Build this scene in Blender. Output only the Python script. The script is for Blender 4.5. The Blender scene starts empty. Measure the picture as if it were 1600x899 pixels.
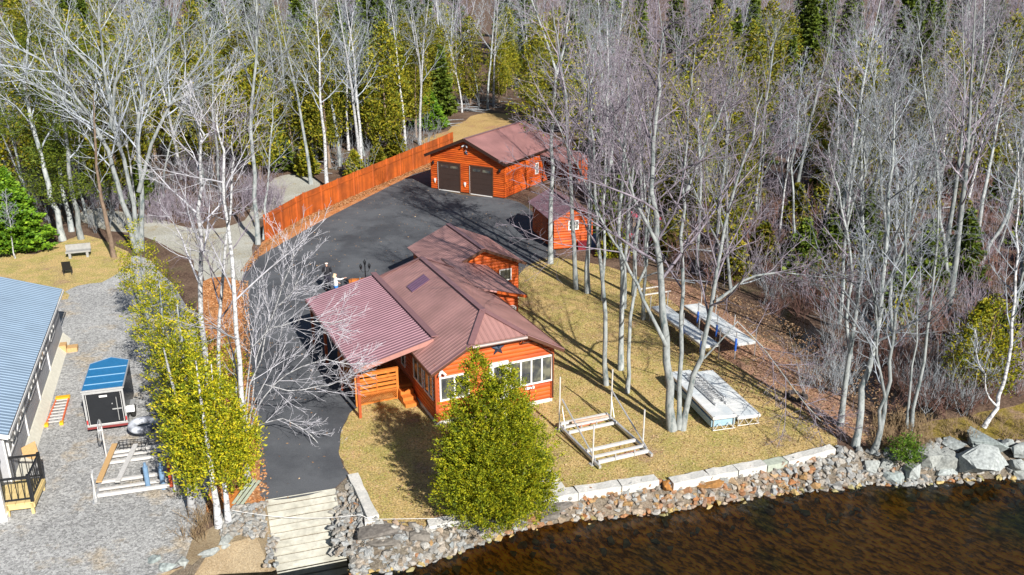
import bpy, bmesh, math, random
import numpy as np
from mathutils import Vector, Matrix
from mathutils.geometry import tessellate_polygon
from math import sin, cos, pi, radians as R
random.seed(7)
scn = bpy.context.scene
COL = scn.collection
# ------------------------------------------------------------------ camera model (drone, 18.5 m up)
CH, PITCH, FPX = 18.5, R(20), 1418.0
def ray(px, py):
    u = (px-800)/FPX; v = (py-449.5)/FPX
    return (u, cos(PITCH)-v*sin(PITCH), -sin(PITCH)-v*cos(PITCH))
def G(px, py, h=0.0):                       # surveyed point on the level z=h
    d = ray(px, py); t = (h-CH)/d[2]
    return (d[0]*t, d[1]*t, h)
def V(px, py, Y):                           # surveyed point on the upright plane y=Y
    d = ray(px, py); t = Y/d[1]
    return (d[0]*t, Y, CH+d[2]*t)
# ------------------------------------------------------------------ object helpers
def link(o): COL.objects.link(o); return o
def tag(o, label=None, cat=None, group=None, kind=None):
    if label: o['label'] = label
    if cat: o['category'] = cat
    if group: o['group'] = group
    if kind: o['kind'] = kind
    return o
def thing(name, label, cat, loc=(0,0,0), rz=0, group=None):
    o = link(bpy.data.objects.new(name, None)); o.location = loc; o.rotation_euler = (0,0,rz)
    o.empty_display_size = .3
    return tag(o, label, cat, group)
class MB:
    def __init__(s): s.v = []; s.f = []; s.M = None
    def add(s, vs, fs):
        b = len(s.v)
        if s.M is not None: vs = [tuple(s.M @ Vector(p)) for p in vs]
        s.v += [tuple(p) for p in vs]; s.f += [tuple(b+i for i in f) for f in fs]; return s
    def box(s, x0, x1, y0, y1, z0, z1):
        return s.add([(x0,y0,z0),(x1,y0,z0),(x1,y1,z0),(x0,y1,z0),(x0,y0,z1),(x1,y0,z1),(x1,y1,z1),(x0,y1,z1)],
                     [(3,2,1,0),(4,5,6,7),(0,1,5,4),(1,2,6,5),(2,3,7,6),(3,0,4,7)])
    def bar(s, p, q, w, h=None, up=(0,0,1)):          # rectangular bar from p to q, w wide, h high
        h = h or w; p, q = Vector(p), Vector(q); d = (q-p).normalized(); u = Vector(up)
        a = d.cross(u)
        if a.length < 1e-4: a = d.cross(Vector((1,0,0)))
        a.normalize(); b = a.cross(d).normalized()
        vs = [e+a*(i*w/2)+b*(j*h/2) for e in (p,q) for i,j in ((-1,-1),(1,-1),(1,1),(-1,1))]
        return s.add(vs, [(3,2,1,0),(4,5,6,7),(0,1,5,4),(1,2,6,5),(2,3,7,6),(3,0,4,7)])
    def tube(s, pts, r, n=8, cap=True):
        pts = [Vector(p) for p in pts]; k = len(pts)
        rr = r if isinstance(r, (list,tuple)) else [r]*k
        vs = []; fs = []
        d0 = (pts[1]-pts[0]).normalized(); a = d0.orthogonal().normalized()
        for i in range(k):
            d = (pts[min(i+1,k-1)]-pts[max(i-1,0)]).normalized()
            a = (a-d*a.dot(d)).normalized(); b = d.cross(a)
            for j in range(n):
                t = 2*pi*j/n; vs.append(pts[i]+(a*cos(t)+b*sin(t))*rr[i])
        for i in range(k-1):
            for j in range(n):
                fs.append((i*n+j, i*n+(j+1)%n, (i+1)*n+(j+1)%n, (i+1)*n+j))
        if cap: fs.append(tuple(range(n-1,-1,-1))); fs.append(tuple((k-1)*n+j for j in range(n)))
        return s.add(vs, fs)
    def cyl(s, c, r, h, n=16, r2=None):
        x,y,z = c; return s.tube([(x,y,z),(x,y,z+h)], [r, r if r2 is None else r2], n)
    def lathe(s, c, prof, n=16):
        vs = []; fs = []; k = len(prof)
        for (r,z) in prof:
            for j in range(n): vs.append((c[0]+r*cos(2*pi*j/n), c[1]+r*sin(2*pi*j/n), c[2]+z))
        for i in range(k-1):
            for j in range(n): fs.append((i*n+j, i*n+(j+1)%n, (i+1)*n+(j+1)%n, (i+1)*n+j))
        return s.add(vs, fs)
    def prism(s, poly, z0, z1):                        # poly in xy, counter-clockwise
        n = len(poly); vs = [(p[0],p[1],z0) for p in poly]+[(p[0],p[1],z1) for p in poly]
        return s.add(vs, [tuple(range(n-1,-1,-1)), tuple(range(n,2*n))]+[(i,(i+1)%n,n+(i+1)%n,n+i) for i in range(n)])
    def slab(s, poly, t):                              # thick sheet: planar 3D polygon pushed down by t along its normal
        P = [Vector(p) for p in poly]; nrm = Vector((0,0,0))
        for i in range(len(P)): nrm += P[i].cross(P[(i+1)%len(P)])
        nrm.normalize()
        if nrm.z < 0: P.reverse(); nrm = -nrm
        n = len(P); vs = P+[p-nrm*t for p in P]
        return s.add(vs, [tuple(range(n)), tuple(range(2*n-1,n-1,-1))]+[(i,n+i,n+(i+1)%n,(i+1)%n) for i in range(n)])
    def build(s, name, m, parent=None, smooth=False, loc=None):
        me = bpy.data.meshes.new(name); me.from_pydata(s.v, [], s.f); me.update()
        if smooth: me.shade_smooth()
        o = link(bpy.data.objects.new(name, me))
        if m: me.materials.append(m)
        if parent: o.parent = parent
        if loc: o.location = loc
        return o
def np_mesh(name, v, quads, mats, smooth=False, midx=None):
    me = bpy.data.meshes.new(name); v = np.asarray(v, np.float32); quads = np.asarray(quads, np.int32)
    k = quads.shape[1]
    me.vertices.add(len(v)); me.vertices.foreach_set('co', v.ravel())
    me.loops.add(quads.size); me.loops.foreach_set('vertex_index', quads.ravel())
    me.polygons.add(len(quads)); me.polygons.foreach_set('loop_start', np.arange(0, quads.size, k, dtype=np.int32))
    if midx is not None: me.polygons.foreach_set('material_index', np.asarray(midx, np.int32))
    me.update(calc_edges=True)
    if smooth: me.shade_smooth()
    for m in mats: me.materials.append(m)
    return me
def sheet(name, poly, z, m, kind='structure', dz=0.0):
    pts = [Vector((p[0], p[1], 0)) for p in poly]; tris = tessellate_polygon([pts])
    bm = bmesh.new(); vs = [bm.verts.new((p.x, p.y, z)) for p in pts]
    for t in tris:
        try: bm.faces.new([vs[i] for i in t])
        except ValueError: pass
    bmesh.ops.recalc_face_normals(bm, faces=bm.faces)
    me = bpy.data.meshes.new(name); bm.to_mesh(me); bm.free()
    if len(me.polygons) and sum(p.normal.z for p in me.polygons) < 0: me.flip_normals()
    me.materials.append(m); o = link(bpy.data.objects.new(name, me)); o['kind'] = kind
    return o
# smooth closed outline with small wobble, from image-surveyed points
def outline(pxs, z=0, wob=0.0, sub=4, seed=1, closed=True):
    P = [Vector(G(x,y,z)) for x,y in pxs]; n = len(P); rg = random.Random(seed); out = []
    for i in range(n):
        p0,p1,p2,p3 = P[(i-1)%n],P[i],P[(i+1)%n],P[(i+2)%n]
        if (p2-p1).length < 1.2: out.append(p1); continue
        for k in range(sub):
            t = k/sub; q = .5*((2*p1)+(p2-p0)*t+(2*p0-5*p1+4*p2-p3)*t*t+(3*p1-p0-3*p2+p3)*t**3)
            if k: q = q+Vector((rg.uniform(-wob,wob),rg.uniform(-wob,wob),0))
            out.append(q)
    return [(p.x,p.y) for p in out]
# ------------------------------------------------------------------ materials
def nodes(m):
    m.use_nodes = True; nt = m.node_tree; return nt, nt.nodes, nt.links, nt.nodes['Principled BSDF']
MATS = {}
def mat(name, col, rough=.7, metal=0., n=0., ns=6., nd=4., bump=0., bs=None, col2=None, cs=None, spec=.5, isl=0., obr=0., stretch=(1,1,1), emit=None):
    """noise-varied paint: n = value variation, col2 mixed in by a noise of scale cs, isl/obr = per island / per object variation"""
    if name in MATS: return MATS[name]
    m = bpy.data.materials.new(name); nt, N, L, B = nodes(m); MATS[name] = m
    B.inputs['Roughness'].default_value = rough; B.inputs['Metallic'].default_value = metal
    B.inputs['Specular IOR Level'].default_value = spec
    tc = N.new('ShaderNodeTexCoord'); mp = N.new('ShaderNodeMapping'); mp.inputs['Scale'].default_value = stretch
    L.new(tc.outputs['Object'], mp.inputs['Vector']); vec = mp.outputs['Vector']
    c = N.new('ShaderNodeRGB'); c.outputs[0].default_value = (*col,1); cur = c.outputs[0]
    def noise(scale, det=4.):
        q = N.new('ShaderNodeTexNoise'); q.inputs['Scale'].default_value = scale; q.inputs['Detail'].default_value = det
        L.new(vec, q.inputs['Vector']); return q.outputs['Fac']
    def rng(src, lo, hi, a, b):
        q = N.new('ShaderNodeMapRange'); L.new(src, q.inputs['Value'])
        for k,x in zip(('From Min','From Max','To Min','To Max'),(lo,hi,a,b)): q.inputs[k].default_value = x
        return q.outputs['Result']
    if col2:
        q = N.new('ShaderNodeMix'); q.data_type = 'RGBA'; L.new(rng(noise(cs or 1.5, 5.), .40, .60, 0, 1), q.inputs[0])
        L.new(cur, q.inputs[6]); q.inputs[7].default_value = (*col2,1); cur = q.outputs[2]
    hs = []
    if n: hs.append(rng(noise(ns, nd), .25, .75, 1-n, 1+n))
    if isl:
        g = N.new('ShaderNodeNewGeometry'); hs.append(rng(g.outputs['Random Per Island'], 0, 1, 1-isl, 1+isl))
    if obr:
        g = N.new('ShaderNodeObjectInfo'); hs.append(rng(g.outputs['Random'], 0, 1, 1-obr, 1+obr))
    for h in hs:
        q = N.new('ShaderNodeVectorMath'); q.operation = 'SCALE'; L.new(cur, q.inputs[0]); L.new(h, q.inputs['Scale']); cur = q.outputs[0]
    L.new(cur, B.inputs['Base Color'])
    if bump:
        q = N.new('ShaderNodeBump'); q.inputs['Strength'].default_value = 1; q.inputs['Distance'].default_value = bump
        L.new(noise(bs or ns, 5.), q.inputs['Height']); L.new(q.outputs[0], B.inputs['Normal'])
    if emit: B.inputs['Emission Color'].default_value = (*col,1); B.inputs['Emission Strength'].default_value = emit
    return m
def ramp(N, L, src, stops, interp='LINEAR'):
    r = N.new('ShaderNodeValToRGB'); r.color_ramp.interpolation = interp
    e = r.color_ramp.elements
    while len(e) > 1: e.remove(e[-1])
    e[0].position, e[0].color = stops[0][0], (*stops[0][1],1)
    for p,c in stops[1:]:
        k = e.new(p); k.color = (*c,1)
    L.new(src, r.inputs[0]); return r.outputs[0]
def ground_mat(name, base, patch, fine, ps=.35, fs=14., k=.45, bump=.04, bs=9., rough=.95, third=None, ts=1.1, speck=None):
    m = bpy.data.materials.new(name); nt, N, L, B = nodes(m); MATS[name] = m
    B.inputs['Roughness'].default_value = rough; B.inputs['Specular IOR Level'].default_value = .2
    tc = N.new('ShaderNodeTexCoord'); vec = tc.outputs['Object']
    def noise(s, d=6., ro=.6):
        q = N.new('ShaderNodeTexNoise'); q.inputs['Scale'].default_value = s; q.inputs['Detail'].default_value = d; q.inputs['Roughness'].default_value = ro
        L.new(vec, q.inputs['Vector']); return q.outputs['Fac']
    def mr(src, lo, hi, a=0., b=1.):
        q = N.new('ShaderNodeMapRange'); L.new(src, q.inputs['Value'])
        for kk,x in zip(('From Min','From Max','To Min','To Max'),(lo,hi,a,b)): q.inputs[kk].default_value = x
        return q.outputs['Result']
    def mix(f, a, b):
        q = N.new('ShaderNodeMix'); q.data_type = 'RGBA'
        if isinstance(f, float): q.inputs[0].default_value = f
        else: L.new(f, q.inputs[0])
        for i,x in ((6,a),(7,b)):
            if isinstance(x, tuple): q.inputs[i].default_value = (*x,1)
            else: L.new(x, q.inputs[i])
        return q.outputs[2]
    c = mix(mr(noise(ps,8.,.65), .42, .58), base, patch)
    if third: c = mix(mr(noise(ts,6.,.7), .54, .64), c, third)
    c = mix(mr(noise(fs,3.,.8), .45, .75, 0, k), c, fine)
    v = N.new('ShaderNodeVectorMath'); v.operation = 'SCALE'; L.new(c, v.inputs[0]); L.new(mr(noise(fs*1.7,3.,.8), .3, .7, 1-k*.9, 1+k*.9), v.inputs['Scale']); c = v.outputs[0]
    if speck:
        vo = N.new('ShaderNodeTexVoronoi'); vo.inputs['Scale'].default_value = speck; L.new(vec, vo.inputs['Vector'])
        s = N.new('ShaderNodeSeparateColor'); L.new(vo.outputs['Color'], s.inputs[0])
        v = N.new('ShaderNodeVectorMath'); v.operation = 'SCALE'; L.new(c, v.inputs[0]); L.new(mr(s.outputs[0], 0, 1, .6, 1.35), v.inputs['Scale']); c = v.outputs[0]
    L.new(c, B.inputs['Base Color'])
    q = N.new('ShaderNodeBump'); q.inputs['Distance'].default_value = bump; q.inputs['Strength'].default_value = 1
    L.new(noise(bs,6.,.75), q.inputs['Height']); L.new(q.outputs[0], B.inputs['Normal'])
    return m
def rib_mat(name, col, period, axis='Y', depth=.03, rough=.4, metal=.25, n=.12, col2=None):
    """sheet-metal roof with trapezoid ribs"""
    m = bpy.data.materials.new(name); nt, N, L, B = nodes(m); MATS[name] = m
    B.inputs['Roughness'].default_value = rough; B.inputs['Metallic'].default_value = metal
    tc = N.new('ShaderNodeTexCoord'); w = N.new('ShaderNodeTexWave'); w.wave_type = 'BANDS'; w.bands_direction = axis
    w.wave_profile = 'SIN'; w.inputs['Scale'].default_value = 2*pi/20/period*1.0; L.new(tc.outputs['Object'], w.inputs['Vector'])
    q = N.new('ShaderNodeMapRange'); q.inputs['From Min'].default_value = .72; q.inputs['From Max'].default_value = .95; L.new(w.outputs['Fac'], q.inputs['Value'])
    b = N.new('ShaderNodeBump'); b.inputs['Distance'].default_value = depth; b.inputs['Strength'].default_value = 1
    L.new(q.outputs[0], b.inputs['Height']); L.new(b.outputs[0], B.inputs['Normal'])
    no = N.new('ShaderNodeTexNoise'); no.inputs['Scale'].default_value = .9; no.inputs['Detail'].default_value = 7; L.new(tc.outputs['Object'], no.inputs['Vector'])
    r = N.new('ShaderNodeMapRange'); r.inputs['From Min'].default_value=.3; r.inputs['From Max'].default_value=.7; r.inputs['To Min'].default_value=1-n; r.inputs['To Max'].default_value=1+n
    L.new(no.outputs['Fac'], r.inputs['Value'])
    v = N.new('ShaderNodeVectorMath'); v.operation='SCALE'; v.inputs[0].default_value = col; L.new(r.outputs[0], v.inputs['Scale'])
    L.new(v.outputs[0], B.inputs['Base Color'])
    return m
def glass_mat():
    m = bpy.data.materials.new('window_glass'); nt,N,L,B = nodes(m); MATS['glass'] = m
    tc = N.new('ShaderNodeTexCoord'); no = N.new('ShaderNodeTexNoise'); no.inputs['Scale'].default_value = 2.3; no.inputs['Detail'].default_value = 5
    L.new(tc.outputs['Object'], no.inputs['Vector'])
    c = ramp(N, L, no.outputs['Fac'], [(.35,(.03,.035,.045)),(.5,(.07,.075,.07)),(.62,(.16,.16,.12))])
    L.new(c, B.inputs['Base Color']); B.inputs['Roughness'].default_value = .12; B.inputs['Specular IOR Level'].default_value = .8
    return m
glass = glass_mat()
log_m = mat('orange_stained_logs', (.56,.105,.012), .55, n=.30, ns=3, col2=(.42,.068,.010), cs=.9, isl=.16, stretch=(.5,.5,3), bump=.004, bs=20)
log_dk = mat('dark_corner_board', (.36,.07,.02), .55, n=.15)
trim_br = mat('brown_trim', (.085,.035,.02), .5, n=.15)
white = mat('white_trim', (.78,.78,.78), .5, n=.06, ns=9)
black = mat('black_paint', (.012,.013,.016), .4)
roof_m = rib_mat('brown_metal_roof', (.40,.215,.20), .24, 'Y', .028, .42, .15, .2)
roof_g = rib_mat('brown_metal_roof_garage', (.34,.17,.16), .24, 'Y', .028, .42, .15, .2)
cap_m = mat('roof_cap_metal', (.29,.155,.16), .4, .3, n=.1)
carport_m = mat('purple_brown_corrugated_metal', (.25,.135,.165), .5, .15, n=.14, ns=1.2)
conc = mat('concrete', (.54,.53,.46), .85, n=.22, ns=5, nd=8, col2=(.42,.41,.35), cs=1.2, bump=.01, bs=20)
found = mat('pale_foundation', (.6,.57,.52), .85, n=.15)
alu = mat('galvanised_aluminium', (.62,.63,.64), .38, .55, n=.10, ns=8)
alu_w = mat('weathered_white_rail', (.58,.57,.56), .5, .1, n=.12, ns=10)
wood_tan = mat('tan_timber', (.52,.33,.15), .75, n=.2, ns=8, stretch=(6,6,1))
deck_m = mat('stained_deck_boards', (.55,.17,.03), .55, n=.2, ns=5, isl=.12)
gran = mat('pale_granite', (.62,.61,.58), .8, n=.16, ns=14, nd=8, col2=(.50,.50,.48), cs=2., bump=.02, bs=12)
# ------------------------------------------------------------------ world, sun, camera
w = bpy.data.worlds.new('World'); scn.world = w; w.use_nodes = True
bg = w.node_tree.nodes['Background']; sky = w.node_tree.nodes.new('ShaderNodeTexSky'); sky.sky_type = 'NISHITA'; sky.sun_disc = False
SEL, SAZ = R(33), R(-61)             # towards the sun, measured from +x
sky.sun_elevation = SEL; sky.sun_rotation = pi/2 - SAZ; sky.air_density = 1.0; sky.dust_density = .6; sky.ozone_density = 1.5
w.node_tree.links.new(sky.outputs[0], bg.inputs[0]); bg.inputs[1].default_value = .050
sd = bpy.data.lights.new('sun', 'SUN'); sd.energy = 5; sd.angle = R(.53); sd.color = (1,.945,.86)
so = link(bpy.data.objects.new('sun', sd)); so.rotation_euler = Vector((-cos(SAZ)*cos(SEL), -sin(SAZ)*cos(SEL), -sin(SEL))).to_track_quat('-Z','Y').to_euler()
so.location = (40,-60,60)
cd = bpy.data.cameras.new('camera'); co = link(bpy.data.objects.new('camera', cd)); scn.camera = co
cd.sensor_width = 36; cd.lens = 36*FPX/1600; cd.clip_end = 3000; cd.clip_start = .5
co.location = (0,0,CH); co.rotation_euler = (R(70),0,0)
scn.view_settings.view_transform = 'Standard'; scn.view_settings.look = 'None'; scn.view_settings.exposure = .68; scn.view_settings.gamma = 1
scn.render.engine = 'CYCLES'
cy = scn.cycles; cy.max_bounces = 5; cy.diffuse_bounces = 2; cy.glossy_bounces = 2; cy.transparent_max_bounces = 6; cy.caustics_reflective = False; cy.caustics_refractive = False
# ------------------------------------------------------------------ ground materials
litter = ground_mat('leaf_litter', (.10,.062,.045), (.165,.11,.08), (.26,.18,.13), .5, 5., .6, .10, 5., third=(.10,.085,.045), ts=.25)
lawn_m = ground_mat('dry_lawn', (.52,.37,.155), (.36,.32,.085), (.68,.54,.31), .9, 9., .75, .06, 14., third=(.37,.24,.14), ts=.45)
gravel_m = ground_mat('grey_gravel', (.40,.405,.41), (.33,.335,.34), (.62,.62,.60), .3, 16., .5, .05, 14., third=(.42,.36,.28), ts=.5, speck=14.)
asph_m = ground_mat('asphalt', (.072,.078,.090), (.110,.118,.132), (.14,.142,.148), .30, 22., .25, .012, 30., .85, third=(.056,.060,.070), ts=.16)
mulch_m = ground_mat('orange_mulch', (.46,.17,.05), (.52,.24,.10), (.62,.36,.20), 1.2, 8., .6, .07, 9., third=(.36,.20,.12), ts=1.5)
sand_m = ground_mat('sand', (.30,.235,.15), (.24,.18,.11), (.42,.36,.27), .9, 14., .45, .03, 14.)
road_m = ground_mat('gravel_road', (.42,.42,.38), (.35,.34,.29), (.55,.55,.5), .3, 6., .45, .04, 8., third=(.33,.28,.18), ts=.4)
moss_m = ground_mat('mossy_bank', (.20,.15,.05), (.26,.20,.03), (.36,.27,.12), .8, 6., .6, .08, 6., third=(.30,.20,.14), ts=.7)
bank_m = ground_mat('bank_gravel', (.20,.16,.12), (.15,.13,.10), (.34,.3,.26), 1., 10., .6, .08, 8.)
# ------------------------------------------------------------------ shore profile: pairs (top of bank at z=0, water line at z=WL)
WL = -.75
PAIR = [((-420,968),(-420,1010)),((150,928),(150,965)),((285,887),(300,905)),((330,858),(345,896)),((400,838),(424,892)),((414,781),(432,889)),
 ((525,763),(541,869)),((546,742),(550,883)),((584,815),(572,894)),((664,826),(640,886)),((732,814),(700,868)),((800,797),(770,843)),((832,786),(815,828)),
 ((905,771),(900,812)),((972,760),(965,806)),((1031,751),(1040,799)),((1052,755),(1060,795)),((1154,736),(1150,781)),((1232,721),(1215,771)),
 ((1308,700),(1295,764)),((1345,706),(1350,756)),((1400,704),(1400,754)),((1440,692),(1440,756)),((1500,690),(1500,750)),((1600,688),(1600,746)),((2100,660),(2100,720))]
TOP = [G(*a) for a,b in PAIR]; WAT = [G(*b, WL) for a,b in PAIR]
far = 700
poly = [(p[0],p[1]) for p in TOP]+[(far,TOP[-1][1]),(far,far),(-far,far),(-far,TOP[0][1])]
sheet('ground', poly, 0, litter)
def strip(name, rows, m, kind='structure', wob=0.):
    n = len(rows[0]); vs = [p for r in rows for p in r]
    fs = [(k*n+i+1, k*n+i, (k+1)*n+i, (k+1)*n+i+1) for k in range(len(rows)-1) for i in range(n-1)]
    o = MB().add(vs, fs).build(name, m); o['kind'] = kind; return o
def outw(p, d, z): return (p[0]+d*.22, p[1]-d, z)
strip('shore_bank', [TOP, WAT], bank_m)
bed_m = bpy.data.materials.new('lake_bed'); nt,N,L,B = nodes(bed_m)
tc = N.new('ShaderNodeTexCoord'); mp = N.new('ShaderNodeMapping'); mp.vector_type='TEXTURE'; mp.inputs['Rotation'].default_value = (0,0,R(-42)); mp.inputs['Scale'].default_value = (2.2,1,1); L.new(tc.outputs['Object'], mp.inputs[0])
n1 = N.new('ShaderNodeTexNoise'); n1.inputs['Scale'].default_value = .28; n1.inputs['Detail'].default_value = 5; L.new(tc.outputs['Object'], n1.inputs['Vector'])
n2 = N.new('ShaderNodeTexNoise'); n2.inputs['Scale'].default_value = 5.5; n2.inputs['Detail'].default_value = 6; n2.inputs['Roughness'].default_value=.75; L.new(mp.outputs[0], n2.inputs['Vector'])
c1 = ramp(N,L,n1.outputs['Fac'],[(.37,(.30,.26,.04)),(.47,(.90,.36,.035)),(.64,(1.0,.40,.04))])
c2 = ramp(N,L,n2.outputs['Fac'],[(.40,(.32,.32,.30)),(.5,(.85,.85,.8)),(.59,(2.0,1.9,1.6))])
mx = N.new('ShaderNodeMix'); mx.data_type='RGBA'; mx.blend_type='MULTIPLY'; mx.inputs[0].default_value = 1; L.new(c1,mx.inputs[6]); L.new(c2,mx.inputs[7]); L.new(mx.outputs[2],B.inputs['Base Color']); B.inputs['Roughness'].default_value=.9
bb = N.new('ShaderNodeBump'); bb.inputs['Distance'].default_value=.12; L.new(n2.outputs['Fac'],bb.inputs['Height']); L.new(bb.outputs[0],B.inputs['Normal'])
b1 = [outw(p,1.0,-1.25) for p in WAT]; b1[0] = (-90,b1[0][1],-1.25); b1[-1] = (90,b1[-1][1],-1.25)
b2 = [outw(p,5,-1.7) for p in b1]; b3 = [(x*1.5,y-45,-2.4) for x,y,z in b2]
b0 = list(WAT); b0[0] = (-90,b0[0][1],WL); b0[-1] = (90,b0[-1][1],WL)
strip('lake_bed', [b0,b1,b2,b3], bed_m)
wm = bpy.data.materials.new('lake_water'); wm.use_nodes = True; nt = wm.node_tree; N = nt.nodes; L = nt.links; N.clear()
out = N.new('ShaderNodeOutputMaterial'); mixs = N.new('ShaderNodeMixShader'); tr = N.new('ShaderNodeBsdfTransparent'); gl = N.new('ShaderNodeBsdfGlossy'); fr = N.new('ShaderNodeFresnel')
tr.inputs[0].default_value = (1,.94,.80,1); gl.inputs['Roughness'].default_value = .08; gl.inputs['Color'].default_value=(.9,.95,1,1); fr.inputs[0].default_value = 1.27
tc = N.new('ShaderNodeTexCoord'); mp = N.new('ShaderNodeMapping'); mp.vector_type='TEXTURE'; mp.inputs['Rotation'].default_value=(0,0,R(-42)); mp.inputs['Scale'].default_value=(2.6,1,1); L.new(tc.outputs['Object'],mp.inputs[0])
no = N.new('ShaderNodeTexNoise'); no.inputs['Scale'].default_value = 3.0; no.inputs['Detail'].default_value = 5; L.new(mp.outputs[0],no.inputs['Vector'])
bu = N.new('ShaderNodeBump'); bu.inputs['Distance'].default_value=.035; L.new(no.outputs['Fac'],bu.inputs['Height'])
for q in (gl,fr): L.new(bu.outputs[0], q.inputs['Normal'])
L.new(fr.outputs[0],mixs.inputs[0]); L.new(tr.outputs[0],mixs.inputs[1]); L.new(gl.outputs[0],mixs.inputs[2]); L.new(mixs.outputs[0],out.inputs[0])
wp = [(p[0]-.05*0,p[1]+.35) for p in WAT]; wp[0] = (-100,wp[0][1]); wp[-1] = (100,wp[-1][1])
sheet('lake_water', wp+[(130,-60),(-130,-60)], WL, wm)
# ------------------------------------------------------------------ flat sheets, each a few millimetres above the one below
gy = outline([(-500,1000),(-60,960),(150,926),(284,884),(300,835),(322,790),(332,700),(330,600),(300,500),(255,430),(215,400),(170,412),(120,440),(60,450),(-100,460),(-600,640)], 0, .12, 4, 3)
sheet('gravel_yard', gy, .004, gravel_m)
sheet('gravel_road', outline([(372,445),(395,402),(402,345),(450,325),(500,290),(480,275),(440,275),(405,300),(382,345),(310,358),(240,340),(180,330),(130,328),(128,345),(160,358),(230,372),(290,400),(320,440),(345,470)],0,.15,4,5), .008, road_m)
lawn_px = [(548,744),(537,728),(531,700),(538,664),(560,636),(640,590),(760,540),(770,470),(800,430),(846,404),(905,408),(960,420),(1012,440),(1060,480),(1085,520),(1130,560),(1180,590),(1222,618),(1262,648),(1308,684),(1325,698)]
lp = outline(lawn_px, 0, .08, 4, 6)
while lp and lp[-1][1] < TOP[19][1]+.5: lp.pop()
lp += [(p[0],p[1]+.02) for p in reversed(TOP[7:20])]
sheet('lawn', lp, .004, lawn_m)
sheet('side_lawn', outline([(-40,455),(0,395),(55,398),(100,378),(135,368),(180,385),(205,405),(170,436),(110,452),(90,470)],0,.2,4,8), .012, lawn_m)
sheet('back_lawn', outline([(655,222),(700,205),(735,182),(775,177),(815,186),(810,215),(700,240)],0,.4,3,9), .008, ground_mat('tan_clearing', (.46,.31,.13), (.40,.27,.10), (.58,.44,.24), .3, 4., .5, .05, 6., third=(.38,.22,.12), ts=.3))
sheet('mulch_strip', outline([(380,425),(400,396),(418,373),(476,339),(560,302),(667,256),(690,262),(640,284),(560,318),(500,348),(455,373),(415,396),(390,425)],0,.1,4,11), .012, mulch_m)
sheet('mulch_bed', outline([(318,440),(374,440),(381,520),(386,600),(396,660),(408,720),(415,779),(400,800),(350,812),(322,800),(330,740),(322,600),(312,500)],0,.12,4,12), .012, mulch_m)
dr = outline([(378,470),(382,425),(395,408),(420,393),(458,371),(502,346),(560,316),(632,280),(672,262),(700,300),(795,312),(830,330),(862,372),(868,402),(846,407),(815,425),(790,470),(740,520),(640,590),(560,635),(538,663),(530,700),(536,728),(545,743),(524,763),(414,781),(406,725),(394,660),(386,600),(381,520)], 0, .03, 5, 13)
sheet('driveway', dr, .016, asph_m)
sheet('beach_sand', [(G(x,y)[0],G(x,y)[1]) for x,y in ((300,884),(330,858),(400,838),(416,800),(412,782),(380,800),(335,822),(300,845),(288,880))], .018, sand_m)
strip('beach', [[(p[0],p[1],.02) for p in TOP[1:6]], [(p[0],p[1],WL+.02) for p in WAT[1:6]],[outw(p,.5,WL-.22) for p in WAT[1:6]]], sand_m)
sheet('mossy_bank', outline([(1380,703),(1420,672),(1480,655),(1560,640),(1700,600),(1900,600),(1900,674),(1600,686),(1500,688),(1440,691)],0,.15,4,14), .004, moss_m)
creek_m = mat('dark_creek_water', (.012,.010,.008), .06, n=.3, ns=2, bump=.01, bs=4)
sheet('creek', outline([(1195,470),(1235,488),(1290,520),(1345,560),(1410,615),(1465,648),(1430,664),(1385,648),(1330,604),(1275,560),(1225,520)],0,.2,4,15), .010, creek_m)
sheet('leafy_bank', outline([(1012,440),(1085,450),(1180,520),(1260,570),(1330,640),(1362,698),(1330,697),(1262,648),(1222,618),(1130,560),(1085,520),(1060,480)],0,.15,4,16), .008,
      ground_mat('red_leaf_litter', (.36,.20,.13), (.29,.17,.12), (.50,.33,.24), .6, 6., .6, .08, 6., third=(.33,.25,.12), ts=.5))
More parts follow.
